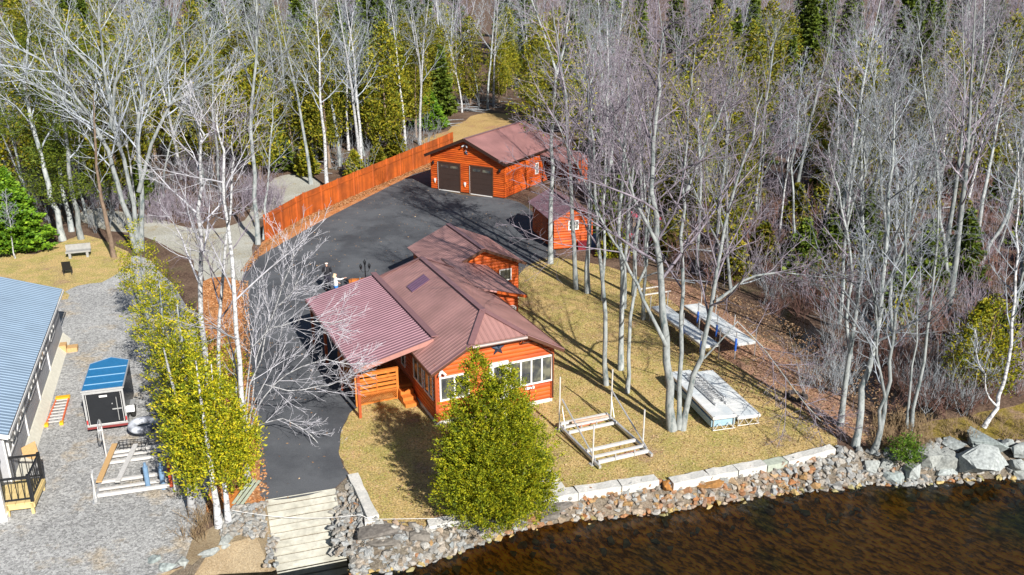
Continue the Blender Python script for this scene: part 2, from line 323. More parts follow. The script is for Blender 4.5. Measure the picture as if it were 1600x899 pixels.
# ------------------------------------------------------------------ building helpers
def log_wall(mb, p0, p1, z0, top, h=.19, bulge=.045, flip=False):
    """half-round log courses from p0 to p1 (xy), outward side to the right of p0->p1; top(s) = wall height along it (list of (s,z))"""
    p0, p1 = Vector((*p0,0)), Vector((*p1,0)); Ln = (p1-p0).length; d = (p1-p0)/Ln; nrm = Vector((d.y,-d.x,0))
    pts = top if isinstance(top, list) else [(0,top),(Ln,top)]
    def span(z):                                        # part of the wall whose top is above z
        s0 = s1 = None; K = 60
        for i in range(K+1):
            s = Ln*i/K
            for a,b in zip(pts, pts[1:]):
                if a[0]-1e-6 <= s <= b[0]+1e-6:
                    zz = a[1]+(b[1]-a[1])*(s-a[0])/max(b[0]-a[0],1e-6); break
            if zz >= z-1e-4:
                s0 = s if s0 is None else s0; s1 = s
        return s0, s1
    zt = max(z for _,z in pts); z = z0
    while z < zt-.02:
        hh = min(h, zt-z); a = span(z+hh*.15); b = span(z+hh*.95)
        if b[0] is None: b = ((a[0]+a[1])/2,)*2 if a[0] is not None else (None,None)
        if a[0] is None: break
        vs = []; K = 5
        for i in range(K+1):
            t = i/K; off = .005+bulge*(1-(2*t-1)**2)**.5
            sa = a[0]+(b[0]-a[0])*t; sb = a[1]+(b[1]-a[1])*t
            for s in (sa, sb): vs.append(p0+d*s+nrm*off+Vector((0,0,z+hh*t)))
        mb.add(vs, [(2*i,2*i+1,2*i+3,2*i+2) for i in range(K)]); z += hh
    # solid backing
    th = nrm*-.12; bk = [p0+d*s+Vector((0,0,0)) for s,_ in pts]
    poly = [p0+Vector((0,0,z0)), p1+Vector((0,0,z0))]+[p0+d*s+Vector((0,0,zz)) for s,zz in reversed(pts)]
    n = len(poly); vs = poly+[p+th for p in poly]
    mb.add(vs, [tuple(range(n)), tuple(range(2*n-1,n-1,-1))]+[(i,n+i,n+(i+1)%n,(i+1)%n) for i in range(n)])
def window(parent, p0, d, z0, z1, panes, name='window', off=.055, fw=.07, label=None, bars=0):
    """window on a wall: starts at p0 (xy), runs along unit d, outward to the right of d; panes = list of widths"""
    d = Vector((*d,0)).normalized(); nr = Vector((d.y,-d.x,0)); p = Vector((*p0,0)); tot = sum(panes)+fw*(len(panes)+1)
    f = MB(); g = MB()
    def bx(mb, s0, s1, za, zb, o0, o1):
        vs = [p+d*s+nr*o+Vector((0,0,z)) for z in (za,zb) for s,o in ((s0,o0),(s1,o0),(s1,o1),(s0,o1))]
        mb.add(vs, [(3,2,1,0),(4,5,6,7),(0,1,5,4),(1,2,6,5),(2,3,7,6),(3,0,4,7)])
    bx(f,0,tot,z0,z0+fw,0,off+.03); bx(f,0,tot,z1-fw,z1,0,off+.03)
    s = 0
    for i in range(len(panes)+1):
        bx(f,s,s+fw,z0+fw,z1-fw,0,off+.026)
        if i < len(panes):
            bx(g,s+fw,s+fw+panes[i],z0+fw,z1-fw,0,off-.002)
            for k in range(bars): zz = z0+(z1-z0)*(k+1)/(bars+1); bx(f,s+fw,s+fw+panes[i],zz-.02,zz+.02,0,off+.012)
            if bars: c = s+fw+panes[i]/2; bx(f,c-.02,c+.02,z0+fw,z1-fw,0,off+.010)
            s += fw+panes[i]
    o = f.build(name, white, parent); g.build('pane', glass, o)
    if label: o['label'] = label
    return o
def star(parent, c, r, d):
    """five-pointed barn star, faceted, centre c, wall direction d"""
    d = Vector((*d,0)).normalized(); nr = Vector((d.y,-d.x,0)); c = Vector(c); vs = [c+nr*.16]
    for k in range(10):
        a = pi/2+k*pi/5; q = r if k%2 == 0 else r*.42
        vs.append(c+d*cos(a)*q+Vector((0,0,sin(a)*q))+nr*.06)
    vs.append(c+nr*.05)
    return MB().add(vs, [(0,1+k,1+(k+1)%10) for k in range(10)]+[(11,1+(k+1)%10,1+k) for k in range(10)]).build('barn_star', mat('blue_black_star',(.03,.05,.085),.35,.4), parent)
def corr(name, P00, P10, P11, P01, period, amp, m, parent, thick=.03):
    """corrugated rectangular sheet: ribs run from edge P00-P01 side ... along P00->P10; profile varies along P00->P01"""
    P00,P10,P11,P01 = map(Vector,(P00,P10,P11,P01)); nrm = (P10-P00).cross(P01-P00).normalized()
    if nrm.z < 0: nrm = -nrm
    Ln = (P01-P00).length; k = int(Ln/period); prof = []
    for i in range(k):
        for t,hh in ((0,0),(.52,0),(.64,1),(.88,1)): prof.append(((i+t)/k, hh*amp))
    prof.append((1,0)); vs = []
    for s,hh in prof: vs += [P00+(P01-P00)*s+nrm*hh, P10+(P11-P10)*s+nrm*hh]
    fs = [(2*i,2*i+1,2*i+3,2*i+2) for i in range(len(prof)-1)]
    mb = MB().add(vs,fs); mb.slab([P00-nrm*.012,P10-nrm*.012,P11-nrm*.012,P01-nrm*.012], thick)
    return mb.build(name, m, parent)
# ------------------------------------------------------------------ the log cabin
HX, HY, HA = -3.14, 33.88, .43
W_, RX, EZ, RZ, OH = 5.36, 2.68, 2.62, 4.30, .36
sl = (RZ-EZ)/(RX+OH)
def rz(x): return EZ+sl*(min(x, W_-x)+OH)
H = thing('log_cabin', 'orange log cabin with a brown metal roof and carport, nearest building to the lake', 'house', (HX,HY,0), HA)
LB = 10.6
mb = MB(); gt = rz(0)-.03
log_wall(mb, (0,0), (W_,0), .18, [(0,gt),(1.5,rz(1.5)-.04),(W_-1.5,rz(1.5)-.04),(W_,gt)])
log_wall(mb, (0,LB), (0,0), .18, gt); log_wall(mb, (W_,0), (W_,LB), .18, gt); log_wall(mb, (W_,LB), (0,LB), .18, gt)
mb.build('wall', log_m, H)
MB().box(-.04,W_+.04,-.04,LB+.04,-.3,.18).build('foundation', found, H)
for x,y in ((0,0),(W_,0)): MB().box(x-.07,x+.07,y-.08,y+.06,.18,gt).build('corner_board', log_dk, H)
m = MB()                                               # main roof: gable, clipped at the lake end, hipped at the back
YF, YR, YB = -.42, 1.30, 9.25; jx = 1.42
jz = EZ+sl*(jx+OH); BL = LB+.3
L0,Rr = -OH, W_+OH
m.slab([(L0,YF,EZ),(jx,YF,jz),(RX,YR,RZ),(RX,YB,RZ),(L0,BL,EZ)], .09)
m.slab([(Rr,YF,EZ),(Rr,BL,EZ),(RX,YB,RZ),(RX,YR,RZ),(W_-jx,YF,jz)], .09)
roof = m.build('roof', roof_m, H)
rear = rib_mat('brown_metal_roof_hip', (.40,.215,.20), .24, 'X', .028, .42, .15, .10)
MB().slab([(jx,YF,jz),(W_-jx,YF,jz),(RX,YR,RZ)], .09).build('hip_panel', rear, roof); MB().slab([(L0,BL,EZ),(Rr,BL,EZ),(RX,YB,RZ)], .09).build('hip_panel', rear, roof)
m = MB(); up = Vector((0,0,.03))
for a,b in (((RX,YR,RZ),(RX,YB,RZ)),((RX,YR,RZ),(jx,YF,jz)),((RX,YR,RZ),(W_-jx,YF,jz)),((RX,YB,RZ),(L0,BL,EZ)),((RX,YB,RZ),(Rr,BL,EZ))):
    m.bar(Vector(a)+up, Vector(b)+up, .26, .03)
for a,b in (((L0,YF,EZ),(jx,YF,jz)),((Rr,YF,EZ),(W_-jx,YF,jz))): m.bar(Vector(a)+up*.6, Vector(b)+up*.6, .14, .04)
m.build('ridge_cap', cap_m, roof)
for a,b,h in (((L0,YF-.02,EZ-.06),(jx,YF-.02,jz-.06),.16),((Rr,YF-.02,EZ-.06),(W_-jx,YF-.02,jz-.06),.16),((L0-.02,YF,EZ-.06),(L0-.02,BL,EZ-.06),.14),((Rr+.02,YF,EZ-.06),(Rr+.02,BL,EZ-.06),.14)): MB().bar(a,b,.05,h).build('fascia', trim_br, roof)
MB().tube([(jx+.02,YF-.09,jz-.09),(W_-jx-.02,YF-.09,jz-.09)], .075, 8).build('gutter', mat('grey_gutter',(.34,.27,.26),.4,.4), roof)
MB().tube([(W_-jx-.15,YF-.08,jz-.12),(W_-jx-.12,YF+.2,jz-.45),(W_-.9,-.1,jz-.52),(W_-.02,-.12,2.35),(W_+.02,-.12,.25)], .035, 6).build('downspout', trim_br, roof)
vx = 1.55; m = MB(); 
for k in range(4): m.bar((vx+.62,7.0+k*.22-.3,rz(vx+.62)+.045),(vx-.28,7.0+k*.22-.3,rz(vx-.28)+.045),.15,.035)
m.build('roof_patch', mat('purple_roof_patch',(.21,.12,.20),.35,.4), roof)
window(H, (.12,-.02), (1,0), 1.12, 2.22, [.56,.56], 'window')
window(H, (3.30,-.02), (1,0), 1.05, 2.30, [.43,.43,.43,.43], 'window')
window(H, (0,2.75), (0,-1), 1.05, 2.3, [.5,.5], 'window'); window(H, (0,1.35), (0,-1), 1.05, 2.3, [.5,.42], 'window'); window(H, (0,4.5), (0,-1), 1.0, 2.2, [.42], 'window')
window(H, (0,9.5), (0,-1), 1.0, 2.1, [.42,.42], 'window'); window(H, (W_,2.5), (0,1), 1.0, 2.1, [.5,.5], 'window')
dr_ = MB(); dr_.box(2.36,2.48,-.11,0,.3,2.42); dr_.box(3.12,3.24,-.11,0,.3,2.42); dr_.box(2.48,3.12,-.11,0,2.30,2.42); dr_.box(2.48,3.12,-.075,0,.3,1.0)
for a,b in ((2.48,2.58),(3.02,3.12)): dr_.box(a,b,-.075,0,1.0,2.30)
dr_.box(2.58,3.02,-.075,0,2.2,2.3)
d_ = dr_.build('door', white, H); MB().box(2.58,3.02,-.06,0,1.0,2.2).build('pane', glass, d_)
star(H, (2.78,-.0,3.05), .36, (1,0))
m = MB(); m.box(.12,.28,-.16,-.05,2.42,2.52); m.tube([(.12,-.2,2.46),(.05,-.3,2.38)],.05,8); m.tube([(.26,-.2,2.46),(.34,-.3,2.38)],.05,8); m.build('flood_light', white, H)
m = MB(); m.tube([(4.12,-.07,.92),(4.12,-.16,.92),(4.12,-.16,.98)],.02,6); m.box(4.05,4.45,-.12,-.05,.86,.93); m.box(4.08,4.16,-.2,-.12,.90,1.0); m.box(4.36,4.44,-.2,-.12,.90,1.0); m.build('hose_holder', white, H)
MB().box(.25,1.2,-.1,-.04,.25,.6).build('crawl_hatch', log_dk, H)
# two front steps below the door, half hidden by the cedar
m = MB(); m.box(2.2,3.4,-.9,-.08,0,.15); m.box(2.3,3.3,-.55,-.08,.15,.3); m.build('front_step', conc, H)
# carport
CX0, CX1, CY0, CY1, CZ0, CZ1 = -2.95, .55, 1.72, 10.75, 2.42, 3.20
cp = corr('carport_roof', (CX0,CY0,CZ0), (CX1,CY0,CZ1), (CX1,CY1,CZ1), (CX0,CY1,CZ0), .235, .032, carport_m, H)
for y in (CY0-.02,CY1+.02): MB().bar((CX0,y,CZ0-.1),(CX1,y,CZ1-.1),.04,.2).build('fascia', mat('rosy_fascia',(.40,.20,.17),.5,n=.1), cp)
MB().bar((CX0-.03,CY0,CZ0-.07),(CX0-.03,CY1,CZ0-.07),.04,.13).build('edge_trim', cap_m, cp)
MB().bar((CX1+.06,CY0,CZ1+.09),(CX1+.06,CY1+.15,CZ1+.09),.28,.04).build('flashing', cap_m, cp)
for y in (2.0,4.9,7.8,10.5): MB().box(-2.82,-2.70,y-.06,y+.06,0,CZ0-.06).build('post', log_dk, cp)
MB().bar((-2.76,1.9,CZ0-.1),(-2.76,10.6,CZ0-.1),.1,.14).build('beam', log_dk, cp)
# side deck with railing, lattice and steps
dk = MB()
for i in range(18): dk.box(-2.62+i*.145,-2.62+i*.145+.135,3.12,5.9,.56,.60)
deck = dk.build('deck', deck_m, H)
m = MB()
for y in (3.12,5.86): m.box(-2.62,0,y-.02,y+.02,.40,.555)
m.box(-2.62,-2.58,3.14,5.84,.40,.555); m.build('deck_frame', deck_m, deck)
m = MB()
for x in (-2.60,-.74): m.box(x-.055,x+.055,3.02,3.10,0,1.52)
for z,h in ((1.36,.14),(1.17,.10),(.99,.13),(.79,.13),(.6,.10)): m.box(-2.545,-.795,3.035,3.075,z,z+h)
m.box(-1.70,-1.66,3.0,3.033,.5,1.45); m.box(-2.66,-.68,2.99,3.12,1.5,1.55)
for z,h in ((1.36,.14),(1.17,.10),(.99,.13),(.79,.13)): m.box(-2.62,-2.58,3.11,5.8,z,z+h)
m.box(-2.66,-2.55,5.78,5.88,0,1.52)
m.build('railing', deck_m, deck)
m = MB()
for i in range(22):
    x = -2.55+i*.085
    for s in (1,-1):
        a = max(-2.545, min(-.795, x-.2*s)); b = max(-2.545, min(-.795, x+.2*s))
        if abs(a-b) > .05:
            za = .28-(x-a)/(s*.2)*.22*1; zb = .28+(b-x)/(s*.2)*.22
            m.bar((a,3.05+.012*s,za),(b,3.05+.012*s,zb),.012,.022,up=(0,1,0))
m.box(-2.545,-.795,3.02,3.08,.5,.56); m.box(-2.545,-.795,3.02,3.08,.03,.08); m.build('lattice', deck_m, deck)
for k in range(3): MB().box(-.72,-.12,3.0-.33*(k+1),3.0-.33*k+.02,0,.5-.165*k).build('step', deck_m, deck)
# rear wing under its own gable, side lean-to
wx0,wx1,wy0,wy1,we,wr = 4.85,9.45,12.25,17.0,2.35,3.50; wm_=(wx0+wx1)/2
def wz(x): return we-.08+(wr-we)*(1-abs(x-wm_)/((wx1-wx0)/2+.3))+.0
m = MB(); ge = wz(wx0)-.05
log_wall(m,(wx0,wy0),(wx1,wy0),.15,[(0,ge),((wx1-wx0)/2,wz(wm_)-.05),(wx1-wx0,ge)]); log_wall(m,(wx1,wy0),(wx1,wy1),.15,ge); log_wall(m,(wx1,wy1),(wx0,wy1),.15,[(0,ge),((wx1-wx0)/2,wz(wm_)-.05),(wx1-wx0,ge)]); log_wall(m,(wx0,wy1),(wx0,wy0),.15,ge)
wing = m.build('wing_wall', log_m, H); MB().box(wx0-.03,wx1+.03,wy0-.03,wy1+.03,-.1,.15).build('foundation', found, wing)
m = MB(); a,b = wy0-.45, wy1+.35
m.slab([(wx0-.3,a,wz(wx0-.3)),(wm_,a,wz(wm_)),(wm_,b,wz(wm_)),(wx0-.3,b,wz(wx0-.3))],.08)
m.slab([(wx1+.3,a,wz(wx1+.3)),(wx1+.3,b,wz(wx1+.3)),(wm_,b,wz(wm_)),(wm_,a,wz(wm_))],.08)
wrf = m.build('wing_roof', roof_m, H); MB().bar((wm_,a,wz(wm_)+.03),(wm_,b,wz(wm_)+.03),.26,.03).build('ridge_cap', cap_m, wrf)
m = MB()
for s in (-1,1): m.bar((wm_+s*((wx1-wx0)/2+.3),a-.02,wz(wx0-.3)-.05),(wm_,a-.02,wz(wm_)-.05),.04,.15)
m.build('fascia', trim_br, wrf)
window(wing, (8.25,wy0), (1,0), 1.25, 1.95, [.62], 'window')
lx0,lx1,ly0,ly1 = 4.7,7.35,6.7,11.9; z0,z1 = rz(lx0)+.02, 2.42
m = MB(); m.slab([(lx0,ly0,z0),(lx1,ly0,z1),(lx1,ly1,z1),(lx0,ly1,z0)],.09); lr = m.build('lean_to_roof', roof_m, H)
MB().bar((lx1+.02,ly0,z1-.06),(lx1+.02,ly1,z1-.06),.04,.14).build('fascia', trim_br, lr)
m = MB(); m.bar((5.7,ly0-.02,z0+(z1-z0)*.38-.06),(lx1,ly0-.02,z1-.06),.04,.14)
log_wall(m,(W_+.06,ly0+.35),(7.0,ly0+.35),.15,[(0,2.7),(7.0-W_-.06,2.42)]); log_wall(m,(7.0,ly0+.35),(7.0,ly1-.1),.15,2.38); log_wall(m,(7.0,ly1-.1),(W_+.06,ly1-.1),.15,2.38)
m.build('lean_to_wall', log_m, H)
MB().box(6.35,6.75,ly0-.02,ly0+.28,1.35,1.9).build('utility_box', white, H); MB().box(6.05,6.30,ly0+.05,ly0+.28,1.1,1.8).build('meter_box', black, H)
# ------------------------------------------------------------------ the garage
GW, GL, GE, GR = 7.13, 9.56, 2.95, 4.62
GA = thing('log_garage', 'two door orange log garage with a brown gable roof at the top of the driveway', 'garage', (-6.83,75.48,0), -.52)
gs = (GR-GE)/(GW/2+.35)
def gz(x): return GR-gs*abs(x-GW/2)
m = MB(); log_wall(m,(0,0),(GW,0),.05,[(0,gz(0)-.05),(GW/2,GR-.05),(GW,gz(0)-.05)],.17); log_wall(m,(GW,0),(GW,GL),.05,gz(0)-.05,.17); log_wall(m,(0,GL),(0,0),.05,gz(0)-.05,.17)
log_wall(m,(GW,GL),(0,GL),.05,[(0,gz(0)-.05),(GW/2,GR-.05),(GW,gz(0)-.05)],.17); m.build('wall', log_m, GA)
m = MB(); a,b = -.38,GL+.3
m.slab([(-.35,a,GE),(GW/2,a,GR),(GW/2,b,GR),(-.35,b,GE)],.1); m.slab([(GW+.35,a,GE),(GW+.35,b,GE),(GW/2,b,GR),(GW/2,a,GR)],.1)
gr = m.build('roof', roof_g, GA); MB().bar((GW/2,a,GR+.03),(GW/2,b,GR+.03),.24,.03).build('ridge_cap', cap_m, gr)
m = MB()
for s in (-1,1): m.bar((GW/2+s*(GW/2+.37),a-.03,GE-.07),(GW/2,a-.03,GR-.07),.06,.24)
m.bar((GW+.37,a,GE-.07),(GW+.37,b,GE-.07),.04,.16); m.bar((-.37,a,GE-.07),(-.37,b,GE-.07),.04,.16); m.build('fascia', mat('dark_fascia',(.035,.018,.014),.5), gr)
for x in (.85,4.0):
    d = MB(); dw = 2.05
    for k in range(5): d.box(x,x+dw,-.075,0,.06+k*.46,.06+k*.46+.45)
    g = d.build('garage_door', mat('dark_brown_panel_door',(.045,.03,.026),.5,n=.1), GA)
    f = MB(); f.box(x-.09,x,-.10,0,.03,2.42); f.box(x-.09,x+dw+.09,-.10,0,2.38,2.48); f.box(x+dw,x+dw+.09,-.10,0,.03,2.42); f.build('door_frame', trim_br, g)
    f = MB(); f.box(x-.02,x+dw+.02,-.13,-.05,.02,.075); f.box(x-.10,x-.085,-.115,-.02,.03,2.4); f.build('weather_strip', white, g)
    for xx in (x+.2,x+1.15): MB().box(xx,xx+.72,-.085,-.02,1.98,2.18).build('pane', glass, g)
star(GA, (GW/2,0,3.45), .26, (1,0))
m = MB(); m.box(GW/2-.12,GW/2+.12,-.18,-.05,4.02,4.1); m.tube([(GW/2-.12,-.2,4.05),(GW/2-.25,-.32,3.95)],.06,8); m.tube([(GW/2+.12,-.2,4.05),(GW/2+.25,-.32,3.95)],.06,8); m.build('flood_light', mat('grey_fixture',(.4,.42,.45),.4), GA)
for x in (.32,GW-.32): m = MB(); m.lathe((x,-.16,2.2),[(.02,.28),(.1,.2),(.08,0),(.02,-.05)],8); m.box(x-.03,x+.03,-.16,-.04,2.28,2.36); m.build('wall_lantern', black, GA)
for x in (.42,3.42): m = MB(); m.box(x-.08,x+.08,-.12,-.04,.75,.95); m.tube([(x,-.1,.75),(x+.05,-.14,.6)],.03,6); m.build('outlet_box', white, GA)
window(GA,(GW,5.2),(0,1),1.0,1.95,[.42],'window',bars=1)
m = MB(); m.slab([(GW+.05,5.9,2.72),(GW+3.0,5.9,2.1),(GW+3.0,GL+.2,2.1),(GW+.05,GL+.2,2.72)],.08); ll = m.build('lean_to_roof', roof_g, GA)
for x,y in ((GW+2.85,6.05),(GW+2.85,GL)): MB().box(x-.06,x+.06,y-.06,y+.06,0,2.05).build('post', log_dk, ll)
m = MB(); log_wall(m,(GW+2.9,8.0),(GW+2.9,GL),.0,2.0,.17); log_wall(m,(GW+2.9,GL),(GW,GL),0,2.0,.17); m.build('lean_to_wall', log_m, ll)
# ------------------------------------------------------------------ the shed
SW, SL = 2.75, 4.6
S = thing('log_shed', 'small orange log shed with a dark roof behind the bare trunks right of the driveway', 'shed', (2.78,58.1,0), R(16))
se, sr = 2.15, 3.05; ss = (sr-se)/(SW/2+.3)
def sz(x): return sr-ss*abs(x-SW/2)
m = MB(); log_wall(m,(0,0),(SW,0),.08,[(0,sz(0)-.05),(SW/2,sr-.05),(SW,sz(0)-.05)]); log_wall(m,(SW,0),(SW,SL),.08,sz(0)-.05); log_wall(m,(0,SL),(0,0),.08,sz(0)-.05); log_wall(m,(SW,SL),(0,SL),.08,[(0,sz(0)-.05),(SW/2,sr-.05),(SW,sz(0)-.05)]); m.build('wall', log_m, S)
m = MB(); a,b = -.4,SL+.4; m.slab([(-.3,a,se),(SW/2,a,sr),(SW/2,b,sr),(-.3,b,se)],.07); m.slab([(SW+.3,a,se),(SW+.3,b,se),(SW/2,b,sr),(SW/2,a,sr)],.07); r_ = m.build('roof', rib_mat('purple_brown_roof',(.25,.135,.16),.24,'Y',.028,.42,.15,.15), S)
MB().bar((SW/2,a,sr+.02),(SW/2,b,sr+.02),.22,.03).build('ridge_cap', cap_m, r_)
window(S,(1.0,0),(1,0),1.35,2.0,[.26,.26],'window',bars=1)
MB().box(-.09,-.02,1.2,2.2,.1,1.95).build('door', log_dk, S)
# ------------------------------------------------------------------ neighbour's building on the left
nb_roof = mat('blue_grey_corrugated_metal', (.19,.27,.37), .55, .1, n=.10, ns=1.0)
side_m = mat('grey_siding', (.34,.35,.38), .6, n=.08, ns=4)
BL_ = 15.2
NBt = thing('neighbour_cottage', 'grey cottage with a blue grey ribbed metal roof cut off by the left edge', 'house', (-18.25,28.6,0), R(108.6)-pi/2)
# local frame: x across to the right, y along the eave away from the lake, wall corner at origin
W0 = -7.0
def nz(x): return 2.62+ (min(-x+.3, x-W0+.3))*.36
m = MB(); m.box(W0,0,0,BL_,.35,2.55)
for k in range(12): m.box(-.0,.012,0,BL_,.40+k*.18,.565+k*.18)
m.add([(W0,0,2.55),(0,0,2.55),(W0/2,0,nz(W0/2)-.1)],[(0,1,2)])
m.build('wall', side_m, NBt)
m = MB(); m.box(W0-.05,.06,-.05,BL_+.05,-.1,.35); m.add([(.06,0,.36),(.35,0,0),(.35,BL_,0),(.06,BL_,.36)],[(0,1,2,3)]); m.build('skirting', mat('cream_skirting',(.66,.64,.55),.8,n=.1), NBt)
corr('roof', (.32,-.35,nz(.32)), (W0/2,-.35,nz(W0/2)), (W0/2,BL_+.3,nz(W0/2)), (.32,BL_+.3,nz(.32)), .24, .03, nb_roof, NBt)
corr('roof', (W0-.3,-.35,nz(.3)), (W0/2,-.35,nz(W0/2)), (W0/2,BL_+.3,nz(W0/2)), (W0-.3,BL_+.3,nz(.3)), .24, .03, nb_roof, NBt)
MB().bar((.36,-.35,2.53),(.36,BL_+.3,2.53),.03,.12).build('fascia', white, NBt); MB().bar((.34,-.38,2.53),(W0/2,-.38,nz(W0/2)-.09),.04,.16).build('fascia', white, NBt)
for y in (.5,2.4,5.2,8.3,11.6): window(NBt,(0,y),(0,1),1.35,2.35,[.55,.55],'window')
for y in (.02,3.9,7.2,10.4): MB().box(-.01,.06,y,y+.12,.38,2.5).build('corner_board', white, NBt)
MB().box(.02,.16,9.9,10.1,1.9,2.2).build('wall_lantern', black, NBt)
m = MB(); m.box(.38,.85,13.3,13.8,0,.22); m.box(.05,.36,13.3,13.8,0,.4); m.build('entry_step', wood_tan, NBt)
# porch of the cottage
P = thing('porch_deck', 'pale yellow timber porch landing with black railings beside the grey cottage', 'porch', (-16.95,27.75,0), R(14))
m = MB()
for i in range(8): m.box(-2.3+i*.29,-2.3+i*.29+.275,-.3,1.35,.42,.47)
m.box(-2.3,0,-.32,-.28,.25,.42); m.box(0,.04,-.3,1.35,.25,.42); m.build('landing', mat('yellow_timber',(.62,.48,.22),.7,n=.15,ns=5), P)
for x,y in ((-1.9,-.32),(-.9,-.32),(-.1,-.32),(-.1,1.2)): MB().box(x,x+.1,y,y+.1,0,.42).build('leg', MATS['yellow_timber'], P)
m = MB()
for y,x0,x1 in ((-.25,-2.2,-.02),(1.3,-1.6,-.02)):
    for x in (x0,x1): m.box(x-.05,x+.05,y-.05,y+.05,.47,1.55)
    m.box(x0,x1,y-.03,y+.03,1.42,1.49); m.box(x0,x1,y-.02,y+.02,.58,.63)
    k = int((x1-x0)/.2)
    for i in range(1,k): xx = x0+(x1-x0)*i/k; m.box(xx-.013,xx+.013,y-.013,y+.013,.6,1.45)
m.box(-.05,.01,-.2,1.25,1.42,1.49); m.box(-.04,0,-.2,1.25,.58,.63)
for i in range(1,7): yy=-.25+i*.22; m.box(-.033,-.007,yy-.013,yy+.013,.6,1.45)
m.build('railing', black, P)
P2 = thing('porch_post', 'tall white square post at the lower left edge beside the black porch railing', 'post', (*G(6,812)[:2],0), R(18))
m = MB(); m.box(-.11,.11,-.11,.11,0,2.5); m.box(-.15,.15,-.15,.15,0,.18); m.box(-.15,.15,-.15,.15,2.38,2.5); m.build('shaft', white, P2)
# ------------------------------------------------------------------ board fence
fence_m = mat('orange_stained_boards', (.42,.088,.010), .7, n=.2, ns=2, isl=.2, col2=(.30,.066,.010), cs=.6)
FP = [Vector((-17.15,60.5,0)),Vector((-15.69,66.3,0)),Vector((-12.78,73.6,0)),Vector((-8.09,85.1,0)),Vector((-5.9,90.4,0))]
FN = thing('board_fence', 'long solid orange board fence running up beside the driveway to the garage', 'fence', FP[0])
for i in range(4):
    a,b = FP[i]-FP[0],FP[i+1]-FP[0]; d = (b-a); n = int(d.length/.15); hh = [1.75,1.85,1.9,2.0,2.1]
    m = MB()
    for k in range(n):
        p = a+d*(k/n); q = a+d*((k+.93)/n); h = hh[i]+(hh[i+1]-hh[i])*k/n
        m.bar((p.x,p.y,h/2+.03),(q.x,q.y,h/2+.03),.025,h)
    m.bar((a.x+.04,a.y,1.5),(b.x+.04,b.y,1.5),.05,.1); m.build('fence_panel', fence_m, FN)
    for j in range(int(d.length/2.4)+1):
        p = a+d*min(1,(j*2.4/d.length)); MB().box(p.x-.02,p.x+.10,p.y-.05,p.y+.05,0,hh[i]+(hh[i+1]-hh[i])*(j*2.4/d.length)+.09).build('post', fence_m, FN)
# ------------------------------------------------------------------ stones
stone_cols = [(.0,(.30,.31,.31)),(.2,(.42,.44,.45)),(.42,(.36,.33,.29)),(.6,(.50,.50,.48)),(.78,(.40,.32,.24)),(1,(.34,.38,.40))]
rust_cols = [(.0,(.36,.20,.11)),(.18,(.44,.19,.07)),(.36,(.42,.36,.30)),(.52,(.40,.25,.15)),(.68,(.46,.28,.11)),(.84,(.50,.48,.45)),(1,(.30,.17,.10))]
def stone_mat(name, cols, src):
    m = bpy.data.materials.new(name); nt,N,L,B = nodes(m)
    if src == 'obj': q = N.new('ShaderNodeObjectInfo'); f = q.outputs['Random']
    else: q = N.new('ShaderNodeNewGeometry'); f = q.outputs['Random Per Island']
    c = ramp(N,L,f,cols); tc = N.new('ShaderNodeTexCoord')
    no = N.new('ShaderNodeTexNoise'); no.inputs['Scale'].default_value = 9; no.inputs['Detail'].default_value = 6; L.new(tc.outputs['Object'],no.inputs['Vector'])
    mr = N.new('ShaderNodeMapRange'); mr.inputs['From Min'].default_value=.3; mr.inputs['From Max'].default_value=.7; mr.inputs['To Min'].default_value=.45; mr.inputs['To Max'].default_value=.92; L.new(no.outputs['Fac'],mr.inputs['Value'])
    v = N.new('ShaderNodeVectorMath'); v.operation='SCALE'; L.new(c,v.inputs[0]); L.new(mr.outputs[0],v.inputs['Scale']); L.new(v.outputs[0],B.inputs['Base Color'])
    b = N.new('ShaderNodeBump'); b.inputs['Distance'].default_value=.02; L.new(no.outputs['Fac'],b.inputs['Height']); L.new(b.outputs[0],B.inputs['Normal']); B.inputs['Roughness'].default_value=.85
    return m
sg, sr_ = stone_mat('grey_stone', stone_cols, 'obj'), stone_mat('rusty_stone', rust_cols, 'obj')
sgi, sri = stone_mat('grey_stone_bank', stone_cols, 'isl'), stone_mat('rusty_stone_bank', rust_cols, 'isl')
def hull(seed, n=14, sx=1, sy=1, sz=1, box=.5):
    rg = random.Random(seed); bm = bmesh.new()
    for i in range(n):
        v = Vector((rg.gauss(0,1),rg.gauss(0,1),rg.gauss(0,1))).normalized()
        mxx = max(abs(v.x),abs(v.y),abs(v.z)); v = v.lerp(v/mxx, box)*rg.uniform(.82,1.0)*.5
        bm.verts.new((v.x*sx,v.y*sy,v.z*sz))
    r = bmesh.ops.convex_hull(bm, input=bm.verts)
    bmesh.ops.delete(bm, geom=list({v for v in bm.verts if not v.link_faces}), context='VERTS')
    bmesh.ops.dissolve_limit(bm, angle_limit=R(9), verts=bm.verts, edges=bm.edges)
    return bm
def hull_mesh(seed, mm, **k):
    bm = hull(seed, **k); me = bpy.data.meshes.new('stone'); bm.to_mesh(me); bm.free(); me.materials.append(mm); return me
protos = {0:[hull_mesh(50+i, sg, n=13+i%4, sz=.72) for i in range(9)], 1:[hull_mesh(80+i, sr_, n=13+i%4, sz=.72) for i in range(9)]}
raw = []
for i in range(14):
    bm = hull(200+i, n=11, sz=.75); raw.append(([tuple(v.co) for v in bm.verts],[tuple(v.index for v in f.verts) for f in bm.faces])); bm.free()
